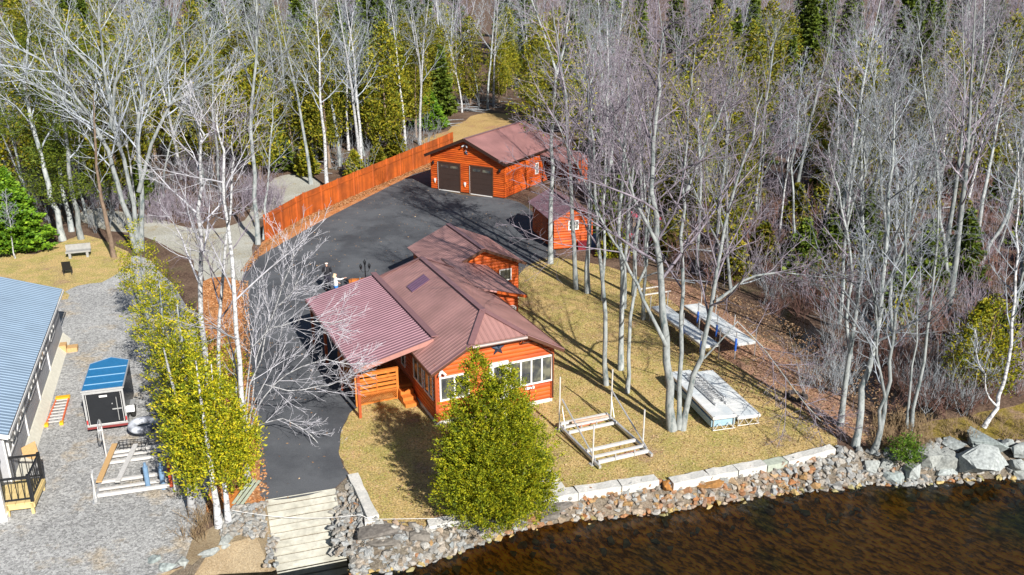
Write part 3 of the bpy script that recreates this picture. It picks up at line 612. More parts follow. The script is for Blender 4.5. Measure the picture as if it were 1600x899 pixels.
# riprap bank: walk the paired profile
def lerp(a,b,t): return tuple(a[i]+(b[i]-a[i])*t for i in range(3))
rg = random.Random(31); cand = []
segs = []
for i in range(5, len(TOP)-1):
    a = ((Vector(TOP[i+1])-Vector(TOP[i])).length+(Vector(WAT[i+1])-Vector(WAT[i])).length)/2; wd = (Vector(WAT[i])-Vector(TOP[i])).length
    if i == 6 or i == 5: wd = 0
    segs.append((i, a*wd))
tot = sum(s for _,s in segs); NST = 2900
for i,s in segs:
    if i >= 23 : k = int(NST*s/tot*.35)
    else: k = int(NST*s/tot)
    for _ in range(k):
        u,v = rg.random(), rg.random()*1.16-.02
        p = lerp(lerp(TOP[i],TOP[i+1],u), lerp(WAT[i],WAT[i+1],u), min(v,1.16))
        sz = rg.uniform(.13,.27)*(1.25 if rg.random()<.15 else 1)
        rust = 1 if (i in (12,13,14,15,16,17,18) and rg.random() < .66 and not (i==18 and u>.6)) or rg.random()<.08 else 0
        cand.append((sz,p,rust))
# left bank of the ramp, beach side stones
for _ in range(230):
    px_,py_ = rg.uniform(345,414), rg.uniform(786,838)
    if py_ < 800-(px_-345)*.25 or py_ > 850-(px_-345)*.1: continue
    cand.append((rg.uniform(.14,.27), G(px_,py_,.03), 0))
for _ in range(45):
    cand.append((rg.uniform(.12,.22), G(rg.uniform(413,432),rg.uniform(830,885),-.45), 0))
for _ in range(300):
    t = rg.random(); cand.append((rg.uniform(.12,.24), G(524+20*t+rg.uniform(-9,9), 742+rg.uniform(0,1)**1*125, -.1-.4*rg.random()), 0))
cand.sort(key=lambda c: -c[0]*(c[2]!=2))
for k,(sz_,p,rust) in enumerate(cand[:290]):
    o = link(bpy.data.objects.new('riprap_stone', protos[rust][k%9])); s = sz_*1.3
    o.location = (p[0],p[1],p[2]+s*.10); o.scale = (s*rg.uniform(.8,1.25),s*rg.uniform(.8,1.2),s); o.rotation_euler = (rg.uniform(-.5,.5),rg.uniform(-.5,.5),rg.uniform(0,6.28))
    if rust: tag(o,'broken rust coloured stone among the orange riprap along the water','stone','rust coloured riprap stones')
    else: tag(o,'broken grey stone in the riprap bank along the water','stone','grey riprap stones')
for i,s in segs:                                    # stones carrying on under the water
    for _ in range(int(520*s/tot)):
        u,v = rg.random(), rg.random()**1.5*2.2; q = lerp(WAT[i],WAT[i+1],u); cand.append((rg.uniform(.16,.32),(q[0]+v*.22,q[1]-v,WL-.02-v*.42),2))
uw = stone_mat('submerged_stone',[(0,(.34,.32,.14)),(.5,(.6,.42,.16)),(1,(.44,.40,.20))],'isl')
for rust,mm,nm in ((0,sgi,'grey_riprap'),(1,sri,'rusty_riprap'),(2,uw,'submerged_riprap')):
    m = MB()
    for sz_,p,r_ in cand[290:]:
        if r_ != rust: continue
        vs,fs = rg.choice(raw); M = Matrix.Translation((p[0],p[1],p[2]+sz_*.1)) @ Matrix.Rotation(rg.uniform(0,6.3),4,'Z') @ Matrix.Rotation(rg.uniform(-.6,.6),4,'X')
        s = sz_*1.3; sx,sy = rg.uniform(.75,1.3),rg.uniform(.75,1.2)
        m.add([M @ Vector((v[0]*s*sx,v[1]*s*sy,v[2]*s)) for v in vs], fs)
    o = m.build(nm, mm); tag(o, ('bank of small broken stones, grey, along the lake','bank of small broken stones, rust orange, along the lake','brown stones lying under the shallow water at the shore')[rust], 'stones', None, 'stuff')
# boulders ---------------------------------------------------------
bould_m = stone_mat('boulder_stone', [(0,(.36,.42,.42)),(.5,(.44,.48,.48)),(1,(.40,.42,.40))], 'obj')
dark_m = stone_mat('dark_slab_stone', [(0,(.20,.18,.17)),(1,(.24,.22,.19))], 'obj')
def boulder(name, label, px, py, h, sx, sy, sz, rot, seed, mm=None, cat='boulder', tilt=0., n=18, box=.7):
    bm = hull(seed, n=n, sx=sx, sy=sy, sz=sz, box=box)
    bmesh.ops.triangulate(bm, faces=bm.faces); bmesh.ops.subdivide_edges(bm, edges=bm.edges, cuts=2, use_grid_fill=True)
    r2 = random.Random(seed)
    for v in bm.verts:
        k = .022*min(sx,sy); v.co += Vector((r2.uniform(-k,k),r2.uniform(-k,k),r2.uniform(-k,k)))
    me = bpy.data.meshes.new(name); bm.to_mesh(me); bm.free(); me.materials.append(mm or bould_m)
    o = link(bpy.data.objects.new(name, me)); o.location = G(px,py,h); o.rotation_euler = (tilt,0,rot)
    return tag(o, label, cat)
boulder('boulder','large flat grey boulder with a broad pale face, biggest on the right shore',1530,722,-.2,2.1,1.7,1.3,.15,401,tilt=.35,n=16)
boulder('boulder','grey pointed boulder lying behind the biggest boulder on the right shore',1545,690,.05,1.9,1.2,.8,-.3,402)
boulder('boulder','tall rounded grey boulder just right of the small green shrub',1452,712,-.15,1.25,1.1,1.1,.5,403)
boulder('boulder','broad grey boulder wedged between the shrub boulder and the biggest boulder',1476,720,-.25,1.2,1.0,.9,-.2,404)
boulder('boulder','brownish grey boulder standing in the water below the green shrub',1427,738,-.5,.85,.8,.85,.2,405)
boulder('boulder','low pale boulder at the waterline left of the biggest boulder',1475,738,-.6,1.1,.7,.55,.3,406)
boulder('boulder','flat wet boulder at the waterline, leftmost of the right shore boulders',1394,746,-.65,1.0,.75,.5,-.1,407)
boulder('boulder','small square grey boulder above the flat wet waterline boulder',1383,728,-.35,.7,.6,.6,.6,408)
boulder('boulder','grey boulder among dry leaves right of the leaning trunks',1362,728,-.3,.7,.55,.6,.9,409)
boulder('boulder','pale flat boulder at the right edge of the picture above the water',1596,704,0,.9,.8,.6,.2,410)
boulder('boulder','small grey boulder right of the biggest boulder, at the picture edge',1590,728,-.4,.7,.7,.6,.4,411)
boulder('boulder','small flat boulder on top of the bank right of the biggest boulder',1574,692,.1,.6,.5,.35,.1,412)
boulder('boulder','dark low boulder in the shade at the right edge waterline',1598,740,-.6,.8,.6,.5,.1,417)
boulder('boulder','weathered boulder half buried behind the shrub boulder',1492,693,.05,1.0,.7,.45,-.5,413)
boulder('boulder','tilted grey slab boulder on the beach left of the ramp',352,850,-.1,.75,.6,.45,.8,414,tilt=.4)
boulder('boulder','flat bluish boulder on the beach at the bottom edge',262,886,0,.6,.5,.35,.2,415)
boulder('boulder','pale boulder beside the flat bluish boulder at the bottom edge',286,880,.0,.45,.45,.35,.5,416)
boulder('boulder','long low grey rock lying between gravel and beach',322,866,.0,.95,.25,.25,.55,418)
boulder('boulder','pale rock sunk in the gravel edge, farthest left on the beach',241,874,.02,.5,.4,.22,.9,419)
boulder('rock_slab','broad dark flat rock slab above the riprap at the lawn corner',606,826,-.10,2.2,1.0,.30,.28,420,dark_m,'rock',n=26,box=.9)
boulder('rock_slab','lower dark rock step in front of the broad flat rock slab',618,846,-.36,2.3,.75,.36,.2,421,dark_m,'rock',n=26,box=.9)
boulder('rock_slab','round ended dark rock left of the short granite slab by the cedar',656,836,-.16,.8,.7,.34,.1,422,dark_m,'rock',n=24,box=.8)
boulder('rock_slab','brown grey flat rock below the capstones right of the cedar',868,793,-.22,1.35,.55,.32,.25,423,dark_m,'rock',n=24,box=.9)
boulder('rock_slab','small dark rock under the flat rock right of the cedar',860,806,-.42,.8,.4,.3,.1,424,dark_m,'rock',n=22,box=.9)
boulder('boulder','rusty orange rock filling the gap between two granite capstones',1042,760,-.12,.55,.55,.45,.3,425,stone_mat('rust_block',[(0,(.45,.19,.04)),(1,(.4,.2,.06))],'obj'))
boulder('boulder','long rusty yellow rock below the second capstone run',1110,757,-.2,1.2,.4,.3,.3,426,MATS.get('x') or bpy.data.materials['rust_block'])
# granite capstones ------------------------------------------------
def cap(label, a, b, w=.46, h=.34, mm=gran):
    A, B_ = Vector(G(*a,.1)), Vector(G(*b,.1)); d = B_-A; L_ = d.length-.03; rg2 = random.Random(int(a[0]))
    m = MB(); n = 6; top=[]; 
    for i in range(n+1):
        x = L_*i/n; j = lambda k: rg2.uniform(-k,k)
        top.append([(x+(j(.03) if i in(0,n) else 0), j(.02), h+j(.012)), (x+(j(.03) if i in(0,n) else 0), w+j(.03), h+j(.012))])
    vs = [p for t in top for p in t]+[(p[0],p[1],0) for t in top for p in t]; o_ = 2*(n+1)
    fs = [(2*i,2*i+2,2*i+3,2*i+1) for i in range(n)]+[(2*i,o_+2*i,o_+2*i+2,2*i+2) for i in range(n)]+[(2*i+1,2*i+3,o_+2*i+3,o_+2*i+1) for i in range(n)]
    fs += [(0,1,o_+1,o_),(2*n,o_+2*n,o_+2*n+1,2*n+1)]
    m.add(vs,fs); o = m.build('granite_capstone', mm); o.location = (A.x,A.y,-.2); o.rotation_euler = (0,0,math.atan2(d.y,d.x)); return tag(o,label,'capstone')
cap('short pale granite capstone left of the tall cedar, beside the dark rock slabs',(672,824),(731,812),.42)
cap('pale granite capstone touching the stepping path right of the cedar',(831,786),(904,772))
cap('pale granite capstone, second to the right of the cedar',(904,772),(973,761))
cap('pale granite capstone ending at the rusty gap rock',(973,761),(1031,752))
cap('pale granite capstone starting just right of the rusty gap rock',(1054,757),(1110,745))
cap('granite capstone with a dark stain in the middle of the right run',(1110,745),(1154,737))
cap('pale granite capstone left of the dark rounded capstone',(1154,737),(1199,728))
cap('dark greenish rounded capstone before the last slab',(1199,728),(1233,721),.4,.3,mat('greenish_granite',(.36,.40,.34),.85,n=.2,ns=8))
cap('last long pale granite capstone, nearest the leaning lakeside trunks',(1233,722),(1307,702),.36,.34)
cap('long pale granite capstone standing along the riprap right of the ramp',(575,811),(543,743),-.38,.36)
cap('small grey capstone closing the corner of the small lawn',(571,815),(590,812),.3,.26)
for (a,b,lb) in (((848,769),(866,766),'square concrete paver nearest the capstones, left one'),((867,766),(884,763),'square concrete paver nearest the capstones, right one'),
                 ((845,757),(861,753),'square concrete paver of the second row, left one'),((862,753),(876,750),'square concrete paver of the second row, right one'),((842,744),(864,740),'wide concrete paver farthest from the capstones')):
    A,B_ = Vector(G(*a)),Vector(G(*b)); d=B_-A; m = MB().box(0.01,d.length-.02,0,.44,0,.035); o = m.build('paver', mat('pale_paver',(.55,.55,.52),.85,n=.15,ns=9)); o.location=(A.x,A.y,.004); o.rotation_euler=(0,0,math.atan2(d.y,d.x)); tag(o,lb,'paver')
# boat ramp --------------------------------------------------------
A,B_,C_,D_ = Vector(G(415,781,.03)),Vector(G(524,763,.03)),Vector(G(541,869,WL+.05)),Vector(G(432,890,WL+.05))
rt = thing('boat_ramp','pale concrete plank boat ramp sloping from the driveway into the water','boat ramp',A)
C2,D2 = C_+(C_-B_)*.35, D_+(D_-A)*.35; NP = 13
for i in range(NP):
    t0,t1 = i/NP,(i+1)/NP-.017; dz = random.uniform(-.012,.012)
    q = [A.lerp(D2,t0),B_.lerp(C2,t0),B_.lerp(C2,t1),A.lerp(D2,t1)]
    q = [p-A+Vector((0,0,dz)) for p in q]; MB().slab(q,.16).build('ramp_plank', conc, rt)
m = MB(); m.slab([p-A-Vector((0,0,.12)) for p in (A,B_,C2,D2)],.2).build('ramp_base', mat('dark_gap',(.05,.04,.03),.9), rt)
# rope across the ramp
pts = []
for i in range(25):
    t = i/24; a = Vector(G(362,797,.35)); b = Vector(G(708,807,.3)); p = a.lerp(b,t); p.z = .33-.25*sin(pi*min(1,t*1.6)) if t<.62 else .1+.12*(t-.62)/.38; p.z=max(p.z,.06); pts.append(p)
tag(MB().tube(pts,.009,5).build('rope', white),'thin white rope stretched across the top of the boat ramp','rope')
# ------------------------------------------------------------------ boat lifts
def rotpt(o): return o
def boat_lift(name, label, loc, rz_, W, L, posts, hp, boards=None, braces=True):
    t = thing(name, label, 'boat lift', loc, rz_)
    for y,z,k in ((0,.18,.13),(.42,.2,.08),(.95,.18,.11),(L-.75,.18,.11),(L-.3,.2,.08),(L,.2,.12)):
        MB().box(0.02,W-.02,y-.05,y+.05,z-.03,z+k-.03).build('cross_beam', alu_w, t)
    for x in (-.02,W+.02): 
        MB().box(x-.05,x+.05,-.25,L+.1,.08,.20).build('side_rail', alu, t)
    for (x,y,h) in posts:
        p = MB().cyl((x,y,0),.032,h,8).build('post', alu_w, t); MB().box(x-.12,x+.12,y-.12,y+.12,0,.03).build('foot_plate', alu, p)
    if braces:
        for x in (-.02,W+.02):
            MB().tube([(x,L-.15,1.45),(x,.15,.25)],.032,6).build('brace', alu, t)
            MB().tube([(x,L-.15,1.15),(x,L-.5,.3)],.02,6).build('brace', alu, t)
    return t
bl = boat_lift('boat_lift','bare aluminium boat lift frame with four posts standing on the lawn beside the cabin',(3.3,30.55,0),.40,2.25,3.3,[(-.10,3.2,2.45),(2.33,3.2,2.35),(-.08,.25,1.75),(2.33,.55,1.75)],2)
brick_m = mat('rusty_bunk',(.42,.16,.10),.8,n=.25,ns=6)
for y in (.12,3.0): MB().bar((.7,y,.14),(1.9,y+.12,.12),.16,.07).build('bunk_board', brick_m, bl)
MB().bar((.4,3.05,.34),(2.0,2.85,.42),.10,.06).build('bunk_board', mat('pinkish_board',(.55,.38,.28),.8,n=.2,ns=6), bl)
for x,y in ((.75,-.05),(1.6,-.05),(.6,2.55),(1.3,2.55)): MB().cyl((x,y,.15),.03,.28,8).build('bracket', alu, bl)
b2 = boat_lift('boat_lift','white boat lift frame with two loose planks and a hand wheel on the gravel',(-15.0,28.25,0),R(16),2.65,3.1,[(-.03,-.1,1.2),(-.03,2.9,1.5),(2.6,2.9,1.2),(2.65,-.1,1.0)],2,braces=False)
MB().tube([(-.03,-.4,.3),(-.05,.2,1.15)],.025,6).build('brace', alu, b2)
wr_ = MB(); pts = [( -.10, 2.9+.42*cos(a), 1.35+.42*sin(a)) for a in [2*pi*i/24 for i in range(25)]]; wr_.tube(pts,.02,6,cap=False)
for i in range(6): a = pi/3*i; wr_.tube([(-.10,2.9,1.35),(-.10,2.9+.42*cos(a),1.35+.42*sin(a))],.012,5)
wr_.tube([(-.16,2.9,1.35),(0,2.9,1.35)],.05,8); wr_.build('hand_wheel', alu, b2)
MB().bar((2.55,-.1,.2),(2.45,.7,.95),.12,.14).build('winch_jack', mat('red_jack',(.55,.08,.02),.5,n=.2), b2)
def loose(name,label,cat,mb,mm,loc,rz_=0,group=None):
    o = mb.build(name,mm); o.location = loc; o.rotation_euler=(0,0,rz_); return tag(o,label,cat,group)
loose('plank','tan timber plank lying across the white boat lift, left one','plank',MB().bar((0,0,.40),(0,2.6,.52),.20,.05),wood_tan,(*G(157,768)[:2],0),R(10))
loose('plank','white plank lying across the white boat lift, right one','plank',MB().bar((0,0,.40),(0,2.6,.50),.18,.05),alu_w,(*G(186,768)[:2],0),R(7))
for px_,nm in ((232,'first blue grey post by the white boat lift, nearer the planks'),(256,'second blue grey post by the white boat lift, nearer the cedars')):
    loose('float_post',nm,'post',MB().cyl((0,0,0),.09,.95,10).cyl((0,0,.95),.05,.15,8),mat('blue_grey_plastic',(.16,.27,.42),.45,n=.15),(*G(px_,764)[:2],0))
# inner tube, wire crate
t_ = MB(); n1_,n2_ = 32,12
vs = [((.46+.17*cos(2*pi*j/n2_))*cos(2*pi*i/n1_),(.46+.17*cos(2*pi*j/n2_))*sin(2*pi*i/n1_),.17+.15*sin(2*pi*j/n2_)) for i in range(n1_) for j in range(n2_)]
t_.add(vs,[(i*n2_+j,((i+1)%n1_)*n2_+j,((i+1)%n1_)*n2_+(j+1)%n2_,i*n2_+(j+1)%n2_) for i in range(n1_) for j in range(n2_)])
tb = mat('worn_black_and_white_rubber',(.62,.66,.74),.6,n=.1,ns=3,col2=(.10,.11,.14),cs=1.6)
ty = t_.build('tire_tube', tb, None, True); ty.location=(*G(228,684)[:2],.42); tag(ty,'worn grey tyre tube lying on the black wire crate','tire')
cr = MB()
for z in (0.02,.2,.38):
    for a,b in (((0,0),(1.1,0)),((1.1,0),(1.1,.6)),((1.1,.6),(0,.6)),((0,.6),(0,0))): cr.tube([(*a,z),(*b,z)],.014,4)
for x in [i*.1375 for i in range(9)]:
    for y in (0,.6): cr.tube([(x,y,.02),(x,y,.38)],.010,4)
    cr.tube([(x,0,.02),(x,.6,.02)],.010,4)
loose('wire_crate','black wire crate on the gravel under the tyre tube','crate',cr,black,(*G(183,714)[:2],0),R(10))
# orange step ladder on gravel
ld = thing('step_ladder','orange and yellow fibreglass ladder lying flat on the gravel beside the grey cottage','ladder',(*G(72,667)[:2],0),R(17))
for s in (0,1): MB().bar((s*.62,0,.07),(.06+s*.5,2.55,.07),.05,.10).build('rail', mat('orange_fibreglass',(.75,.16,.06),.5), ld)
for k in range(8): y=.2+k*.3; MB().bar((.03,y,.09),(.59,y,.09),.07,.04).build('rung', alu_w, ld)
ym = mat('yellow_plastic',(.75,.42,.02),.5); MB().box(.02,.60,2.38,2.62,.03,.16).build('top_cap', ym, ld)
for x in (-.04,.54): MB().box(x,x+.14,-.1,.1,.02,.15).build('foot', ym, ld)
o = MB().slab([(0,0,0),(.65,.1,0),(.68,.25,.6),(.07,.18,.62)],.02).build('plywood_sheet', wood_tan); o.location=(*G(40,727)[:2],.05); o.rotation_euler=(0,0,R(60)); tag(o,'tan plywood sheet leaning against the grey cottage','board')
# ------------------------------------------------------------------ cargo trailer
TR = thing('cargo_trailer','small black enclosed cargo trailer with a blue roof parked on the gravel','trailer',(-17.42,33.05,0),.29)
bk = mat('gloss_black_body',(.016,.018,.022),.22,n=.1); TW,TL,TZ = 1.55,2.75,1.95
body = [(0,0),(TW,0),(TW,TL),(TW/2,TL+.5),(0,TL)]
MB().prism(body,.36,TZ).build('body', bk, TR)
rf = [(-.02,-.03),(TW+.02,-.03),(TW+.02,TL),(TW/2,TL+.53),(-.02,TL)]
rt_ = MB().prism(rf,TZ+.003,TZ+.05).build('roof', mat('blue_roof_skin',(.02,.20,.46),.35,.2,n=.12), TR)
for y in (.55,1.35,2.15): MB().box(.03,TW-.03,y-.02,y+.02,TZ+.05,TZ+.066).build('roof_seam', mat('pale_blue_seam',(.30,.50,.65),.4), rt_)
m = MB(); n=5
for i in range(n): a,b = rf[i],rf[(i+1)%n]; m.bar((*a,TZ+.035),(*b,TZ+.035),.045,.07)
m.build('roof_trim', alu, rt_)
m = MB(); m.box(.0,.07,-.035,-.002,.36,TZ-.02); m.box(TW-.07,TW,-.035,-.002,.36,TZ-.02); m.box(.07,TW-.07,-.035,-.002,TZ-.12,TZ-.02); m.box(.07,TW-.07,-.035,-.002,.36,.44); m.build('rear_frame', alu, TR)
d = MB().box(.13,TW-.13,-.028,-.001,.46,TZ-.15).build('rear_door', bk, TR)
m = MB(); m.box(.115,.128,-.04,-.002,.45,TZ-.14); m.box(TW-.128,TW-.115,-.04,-.002,.45,TZ-.14); m.box(.128,TW-.128,-.04,-.002,.445,.458); m.build('door_trim', white, d)
MB().box(.62,.92,-.04,-.029,TZ-.30,TZ-.22).build('licence_plate', white, d)
m = MB(); m.tube([(1.25,-.06,.55),(1.25,-.06,TZ-.35)],.015,6); m.box(1.05,1.40,-.06,-.03,1.05,1.09); m.box(1.05,1.09,-.06,-.03,1.3,1.34); m.build('door_latch', alu, d)
for x in (.01,TW-.06): MB().box(x,x+.05,-.05,-.036,.5,.68).build('tail_light', mat('red_lens',(.5,.02,.02),.3), TR)
MB().box(0,TW,-.08,0,.28,.355).build('bumper', mat('dark_red_trim',(.20,.03,.03),.5), TR)
for x,sx in ((-.16,1),(TW+.02,-1)):
    t = MB(); t.lathe((0,0,0),[(.15,-.07),(.27,-.08),(.30,-.04),(.30,.04),(.27,.08),(.15,.07)],20); w_ = t.build('tyre', mat('rubber',(.02,.02,.02),.8), TR, True); w_.location=(x+.07,1.25,.3); w_.rotation_euler=(0,pi/2,0)
    h_ = MB().lathe((0,0,0),[(0,.05),(.06,.06),(.16,.03),(.16,-.03),(0,-.03)],16).build('hub', white, w_)
    f = MB(); x0,x1 = x-.02,x+.17
    f.add([(x0,.80,.45),(x1,.80,.45),(x0,.95,.66),(x1,.95,.66),(x0,1.55,.66),(x1,1.55,.66),(x0,1.7,.45),(x1,1.7,.45)],[(0,2,3,1),(2,4,5,3),(4,6,7,5)]); f.add([(x0,.8,.43),(x1,.8,.43),(x0,.95,.64),(x1,.95,.64),(x0,1.55,.64),(x1,1.55,.64),(x0,1.7,.43),(x1,1.7,.43)],[(0,1,3,2),(2,3,5,4),(4,5,7,6)])
    f.build('fender', alu, TR)
MB().tube([(TW/2-.5,TL,.34),(TW/2,TL+1.1,.34)],.04,6).build('tongue', black, TR); MB().tube([(TW/2+.5,TL,.34),(TW/2,TL+1.1,.34)],.04,6).build('tongue', black, TR); MB().tube([(TW/2,TL+1.0,0),(TW/2,TL+1.0,.6)],.03,8).build('jack', alu, TR)
# ------------------------------------------------------------------ dock sections
deck_w = mat('pale_dock_panel',(.60,.66,.70),.5,.1,n=.10,ns=2,col2=(.72,.74,.74),cs=1.0)
def dock(label, loc, rz_, W, L, z, legs, npan=4, th=.12, group='dock sections'):
    t = thing('dock_section', label, 'dock', loc, rz_, group)
    for i in range(npan): MB().box(.02,W-.02,L*i/npan+.01,L*(i+1)/npan-.01,z-.04,z).build('deck_panel', deck_w, t)
    m = MB(); 
    for x in (0,W): m.box(x-.025,x+.025,0,L,z-th,z-.005)
    for i in range(npan+1): y=L*i/npan; m.box(.025,W-.025,y-.02,y+.02,z-th,z-.042)
    m.build('frame', alu_w, t)
    for (x,y,h) in legs:
        MB().cyl((x,y,0),.024,h,8).build('leg', alu, t)
    return t
dr1 = dock('wide pale dock section on low legs nearest the lake, without the ladder',(9.45,33.75,0),R(14.5),1.02,4.5,.46,[(.05,.05,.5),(.97,.05,.5),(.05,4.4,.5),(.97,4.4,.5)])
m = MB()
for x0 in (0.05,): 
    for i in range(4): m.tube([(.05+i*.23,0,.05+.33*(i%2)),(.28+i*.23,0,.38-.33*(i%2))],.014,5)
m.tube([(0,0,.05),(1.02,0,.05)],.016,5); m.build('truss', alu_w, dr1)
dl1 = dock('pale dock section stacked on a blue one nearest the lake, with the ladder on it',(8.32,33.35,0),R(14.5),1.02,4.5,.66,[(.05,.05,.66),(.97,.05,.7),(.05,4.4,.66),(.97,4.4,.66)])
m = MB(); m.box(-.03,1.05,.1,4.45,.16,.44); m.build('lower_float', mat('pale_blue_float',(.28,.42,.52),.5,n=.12), dl1)
m = MB()
for i in range(4): m.tube([(.05+i*.23,-.02,.05+.3*(i%2)),(.28+i*.23,-.02,.35-.3*(i%2))],.014,5)
m.tube([(0,-.02,.05),(1.02,-.02,.05)],.016,5); m.build('truss', alu_w, dl1)
lad = thing('extension_ladder','aluminium extension ladder lying on the dock section behind the triple maple','ladder',(8.62,34.35,.665),R(16))
for k,(x0,z,y0,y1) in enumerate(((0,.06,0,2.7),(.06,.16,.3,3.0))):
    s = thing('ladder_half', None, None); s.parent = lad
    for x in (x0,x0+.5): MB().box(x-.02,x+.02,y0,y1,z-.04,z+.04).build('rail', alu, s)
    for j in range(9): yy=y0+.15+j*.3; MB().box(x0+.02,x0+.48,yy-.02,yy+.02,z-.015,z+.015).build('rung', alu, s)
def upper(label, loc, L, W):
    t = dock(label, loc, R(18), W, L, .85, [], 5)
    bl_ = mat('blue_post_sleeve',(.03,.12,.50),.4)
    for i,(x,y) in enumerate(((-.08,.1),(W+.08,.1),(-.08,L*.35),(W+.08,L*.38),(-.08,L*.7),(W+.08,L*.72),(-.08,L),(W+.08,L))):
        lg = MB().cyl((x,y,0),.026,1.45+.2*(i%3),8).build('leg', alu, t)
        if i in (0,2,4): MB().cyl((x,y,.45),.055,.65,8).build('post_sleeve', bl_, lg)
    return t
upper('raised white dock section on tall legs, left of the upper pair',(9.25,40.2,0),5.6,.85); upper('raised white dock section on tall legs, right of the upper pair by the leafy bank',(11.0,40.5,0),5.5,.95)
# white trim boards lying beside the docks
for i,(a,b,lb) in enumerate((((1000,452),(1035,447),'thin white rail lying in the leaves above the docks, nearer one'),((1000,462),(1048,455),'thin white rail lying in the leaves above the docks, farther down'))):
    A,B_=Vector(G(*a,.05)),Vector(G(*b,.05)); tag(MB().bar(A,B_,.08,.06).build('loose_rail',alu_w),lb,'rail')
# fire pit
fp = MB(); 
for i in range(11): a=2*pi*i/11; fp.M = Matrix.Translation((.38*cos(a),.38*sin(a),.1)) @ Matrix.Rotation(a,4,'Z'); v,f = raw[i%14]; fp.add([(p[0]*.26,p[1]*.26,p[2]*.3) for p in v],f)
fp.M=None; tag(fp.build('fire_pit', stone_mat('sooty_stone',[(0,(.06,.05,.05)),(1,(.12,.1,.09))],'isl'),loc=G(1245,622)),'small dark stone fire pit in the red leaves on the right','fire pit')
# lamp post, wooden railing planter behind the cabin
LP = thing('lamp_post','black lamp post with three lanterns behind the cabin carport','lamp post',(*G(573,466)[:2],0))
m = MB(); m.lathe((0,0,0),[(.11,0),(.11,.08),(.05,.16),(.035,.3),(.03,1.9),(.045,1.95),(.02,2.05)],10); m.build('pole', black, LP)
for k,(x,y,z) in enumerate(((-.24,0,1.82),(.24,.04,1.86),(0,-.02,2.08))):
    if k<2: MB().tube([(0,0,1.62),(x*.6,y,1.58),(x,y,z-.1)],.014,6).build('arm', black, LP)
    l = MB().lathe((x,y,z-.08),[(.03,0),(.05,.03),(.085,.2),(.10,.21),(.03,.31),(.012,.36)],6).build('lantern', black, LP); MB().lathe((x,y,z-.08),[(.045,.035),(.078,.195)],6).build('glass', mat('milky_lamp_glass',(.5,.55,.6),.3), l)
RB = thing('wooden_railing','orange slatted wooden railing enclosure behind the cabin carport','railing',(*G(548,458)[:2],0),R(12))
for (a,b) in (((0,0),(2.6,0)),((0,0),(0,-1.4)),((2.6,0),(2.6,-1.4))):
    m = MB()
    for z in (.18,.36,.54,.72): m.bar((*a,z),(*b,z),.03,.13)
    m.bar((*a,.84),(*b,.84),.14,.04); m.build('slat_panel', deck_m, RB)
for x,y in ((0,0),(1.3,0),(2.6,0),(0,-1.4),(2.6,-1.4)): MB().box(x-.05,x+.05,y-.05,y+.05,0,.82).build('post', deck_m, RB)
tag(MB().box(-.35,.35,-.2,.2,.18,.5).tube([(-.3,-.2,0),(-.3,-.2,.18)],.03,6).tube([(.3,-.2,0),(.3,-.2,.18)],.03,6).tube([(.3,.2,0),(.3,.2,.18)],.03,6).tube([(-.3,.2,0),(-.3,.2,.18)],.03,6).tube([(-.3,.2,.5),(-.3,.28,.85),(.3,.28,.85),(.3,.2,.5)],.03,6).build('grill', black, loc=(*G(541,461)[:2],0)),'small black grill at the corner of the orange railing','grill')
# left clearing: bench, chair
bn = thing('stone_bench','pale grey garden bench by the trees on the left clearing','bench',(*G(124,402)[:2],0),R(20))
gb = mat('grey_stone_bench',(.30,.30,.29),.8,n=.15); MB().box(-.75,.75,-.28,.28,.38,.48).build('seat', gb, bn)
for x in (-.6,.45): MB().box(x,x+.15,-.24,.24,0,.378).build('leg', gb, bn)
MB().box(-.75,.75,.2,.28,.48,.85).build('backrest', gb, bn)
ch = thing('garden_chair','small dark chair standing alone on the dry grass of the left clearing','chair',(*G(107,429)[:2],0),R(200))
MB().box(-.25,.25,-.25,.25,.36,.42).build('seat', black, ch); MB().bar((0,.26,.42),(0,.40,.95),.5,.04,up=(0,1,0)).build('backrest', black, ch)
for x in (-.22,.22):
    for y in (-.22,.22): MB().box(x-.02,x+.02,y-.02,y+.02,0,.36).build('leg', black, ch)
# dark pickup beyond the fence
VT = thing('parked_vehicle','small dark vehicle half hidden by branches on the gravel beyond the orange fence','vehicle',(*G(411,322)[:2],0),R(100)); VT.scale = (.62,.66,.72)
vb = MB(); prof = [(0,.35),(0,.95),(1.0,1.0),(1.45,1.55),(2.9,1.58),(3.4,1.02),(4.3,.92),(4.4,.35)]
vs = [(x,y,z) for y in (-.85,.85) for x,z in prof]; k=len(prof); vb.add(vs,[tuple(range(k)),tuple(range(2*k-1,k-1,-1))]+[(i,k+i,k+(i+1)%k,(i+1)%k) for i in range(k)]); vb.build('body', mat('dark_maroon_paint',(.05,.012,.015),.3), VT)
for y in (-.861,.861): MB().add([(1.3,y,1.05),(3.2,y,1.05),(2.85,y,1.5),(1.55,y,1.5)],[(0,1,2,3)] if y<0 else [(3,2,1,0)]).build('window', glass, VT)
MB().add([(3.43,-.7,1.06),(3.43,.7,1.06),(3.0,.7,1.52),(3.0,-.7,1.52)],[(0,1,2,3)]).build('windscreen', glass, VT)
for x in (.85,3.5):
    for y in (-.82,.82): w_ = MB().lathe((0,0,0),[(.0,-.1),(.33,-.1),(.35,0),(.33,.1),(0,.1)],18).build('wheel', mat('rubber2',(.02,.02,.02),.8), VT); w_.location=(x,y,.35); w_.rotation_euler=(pi/2,0,0)
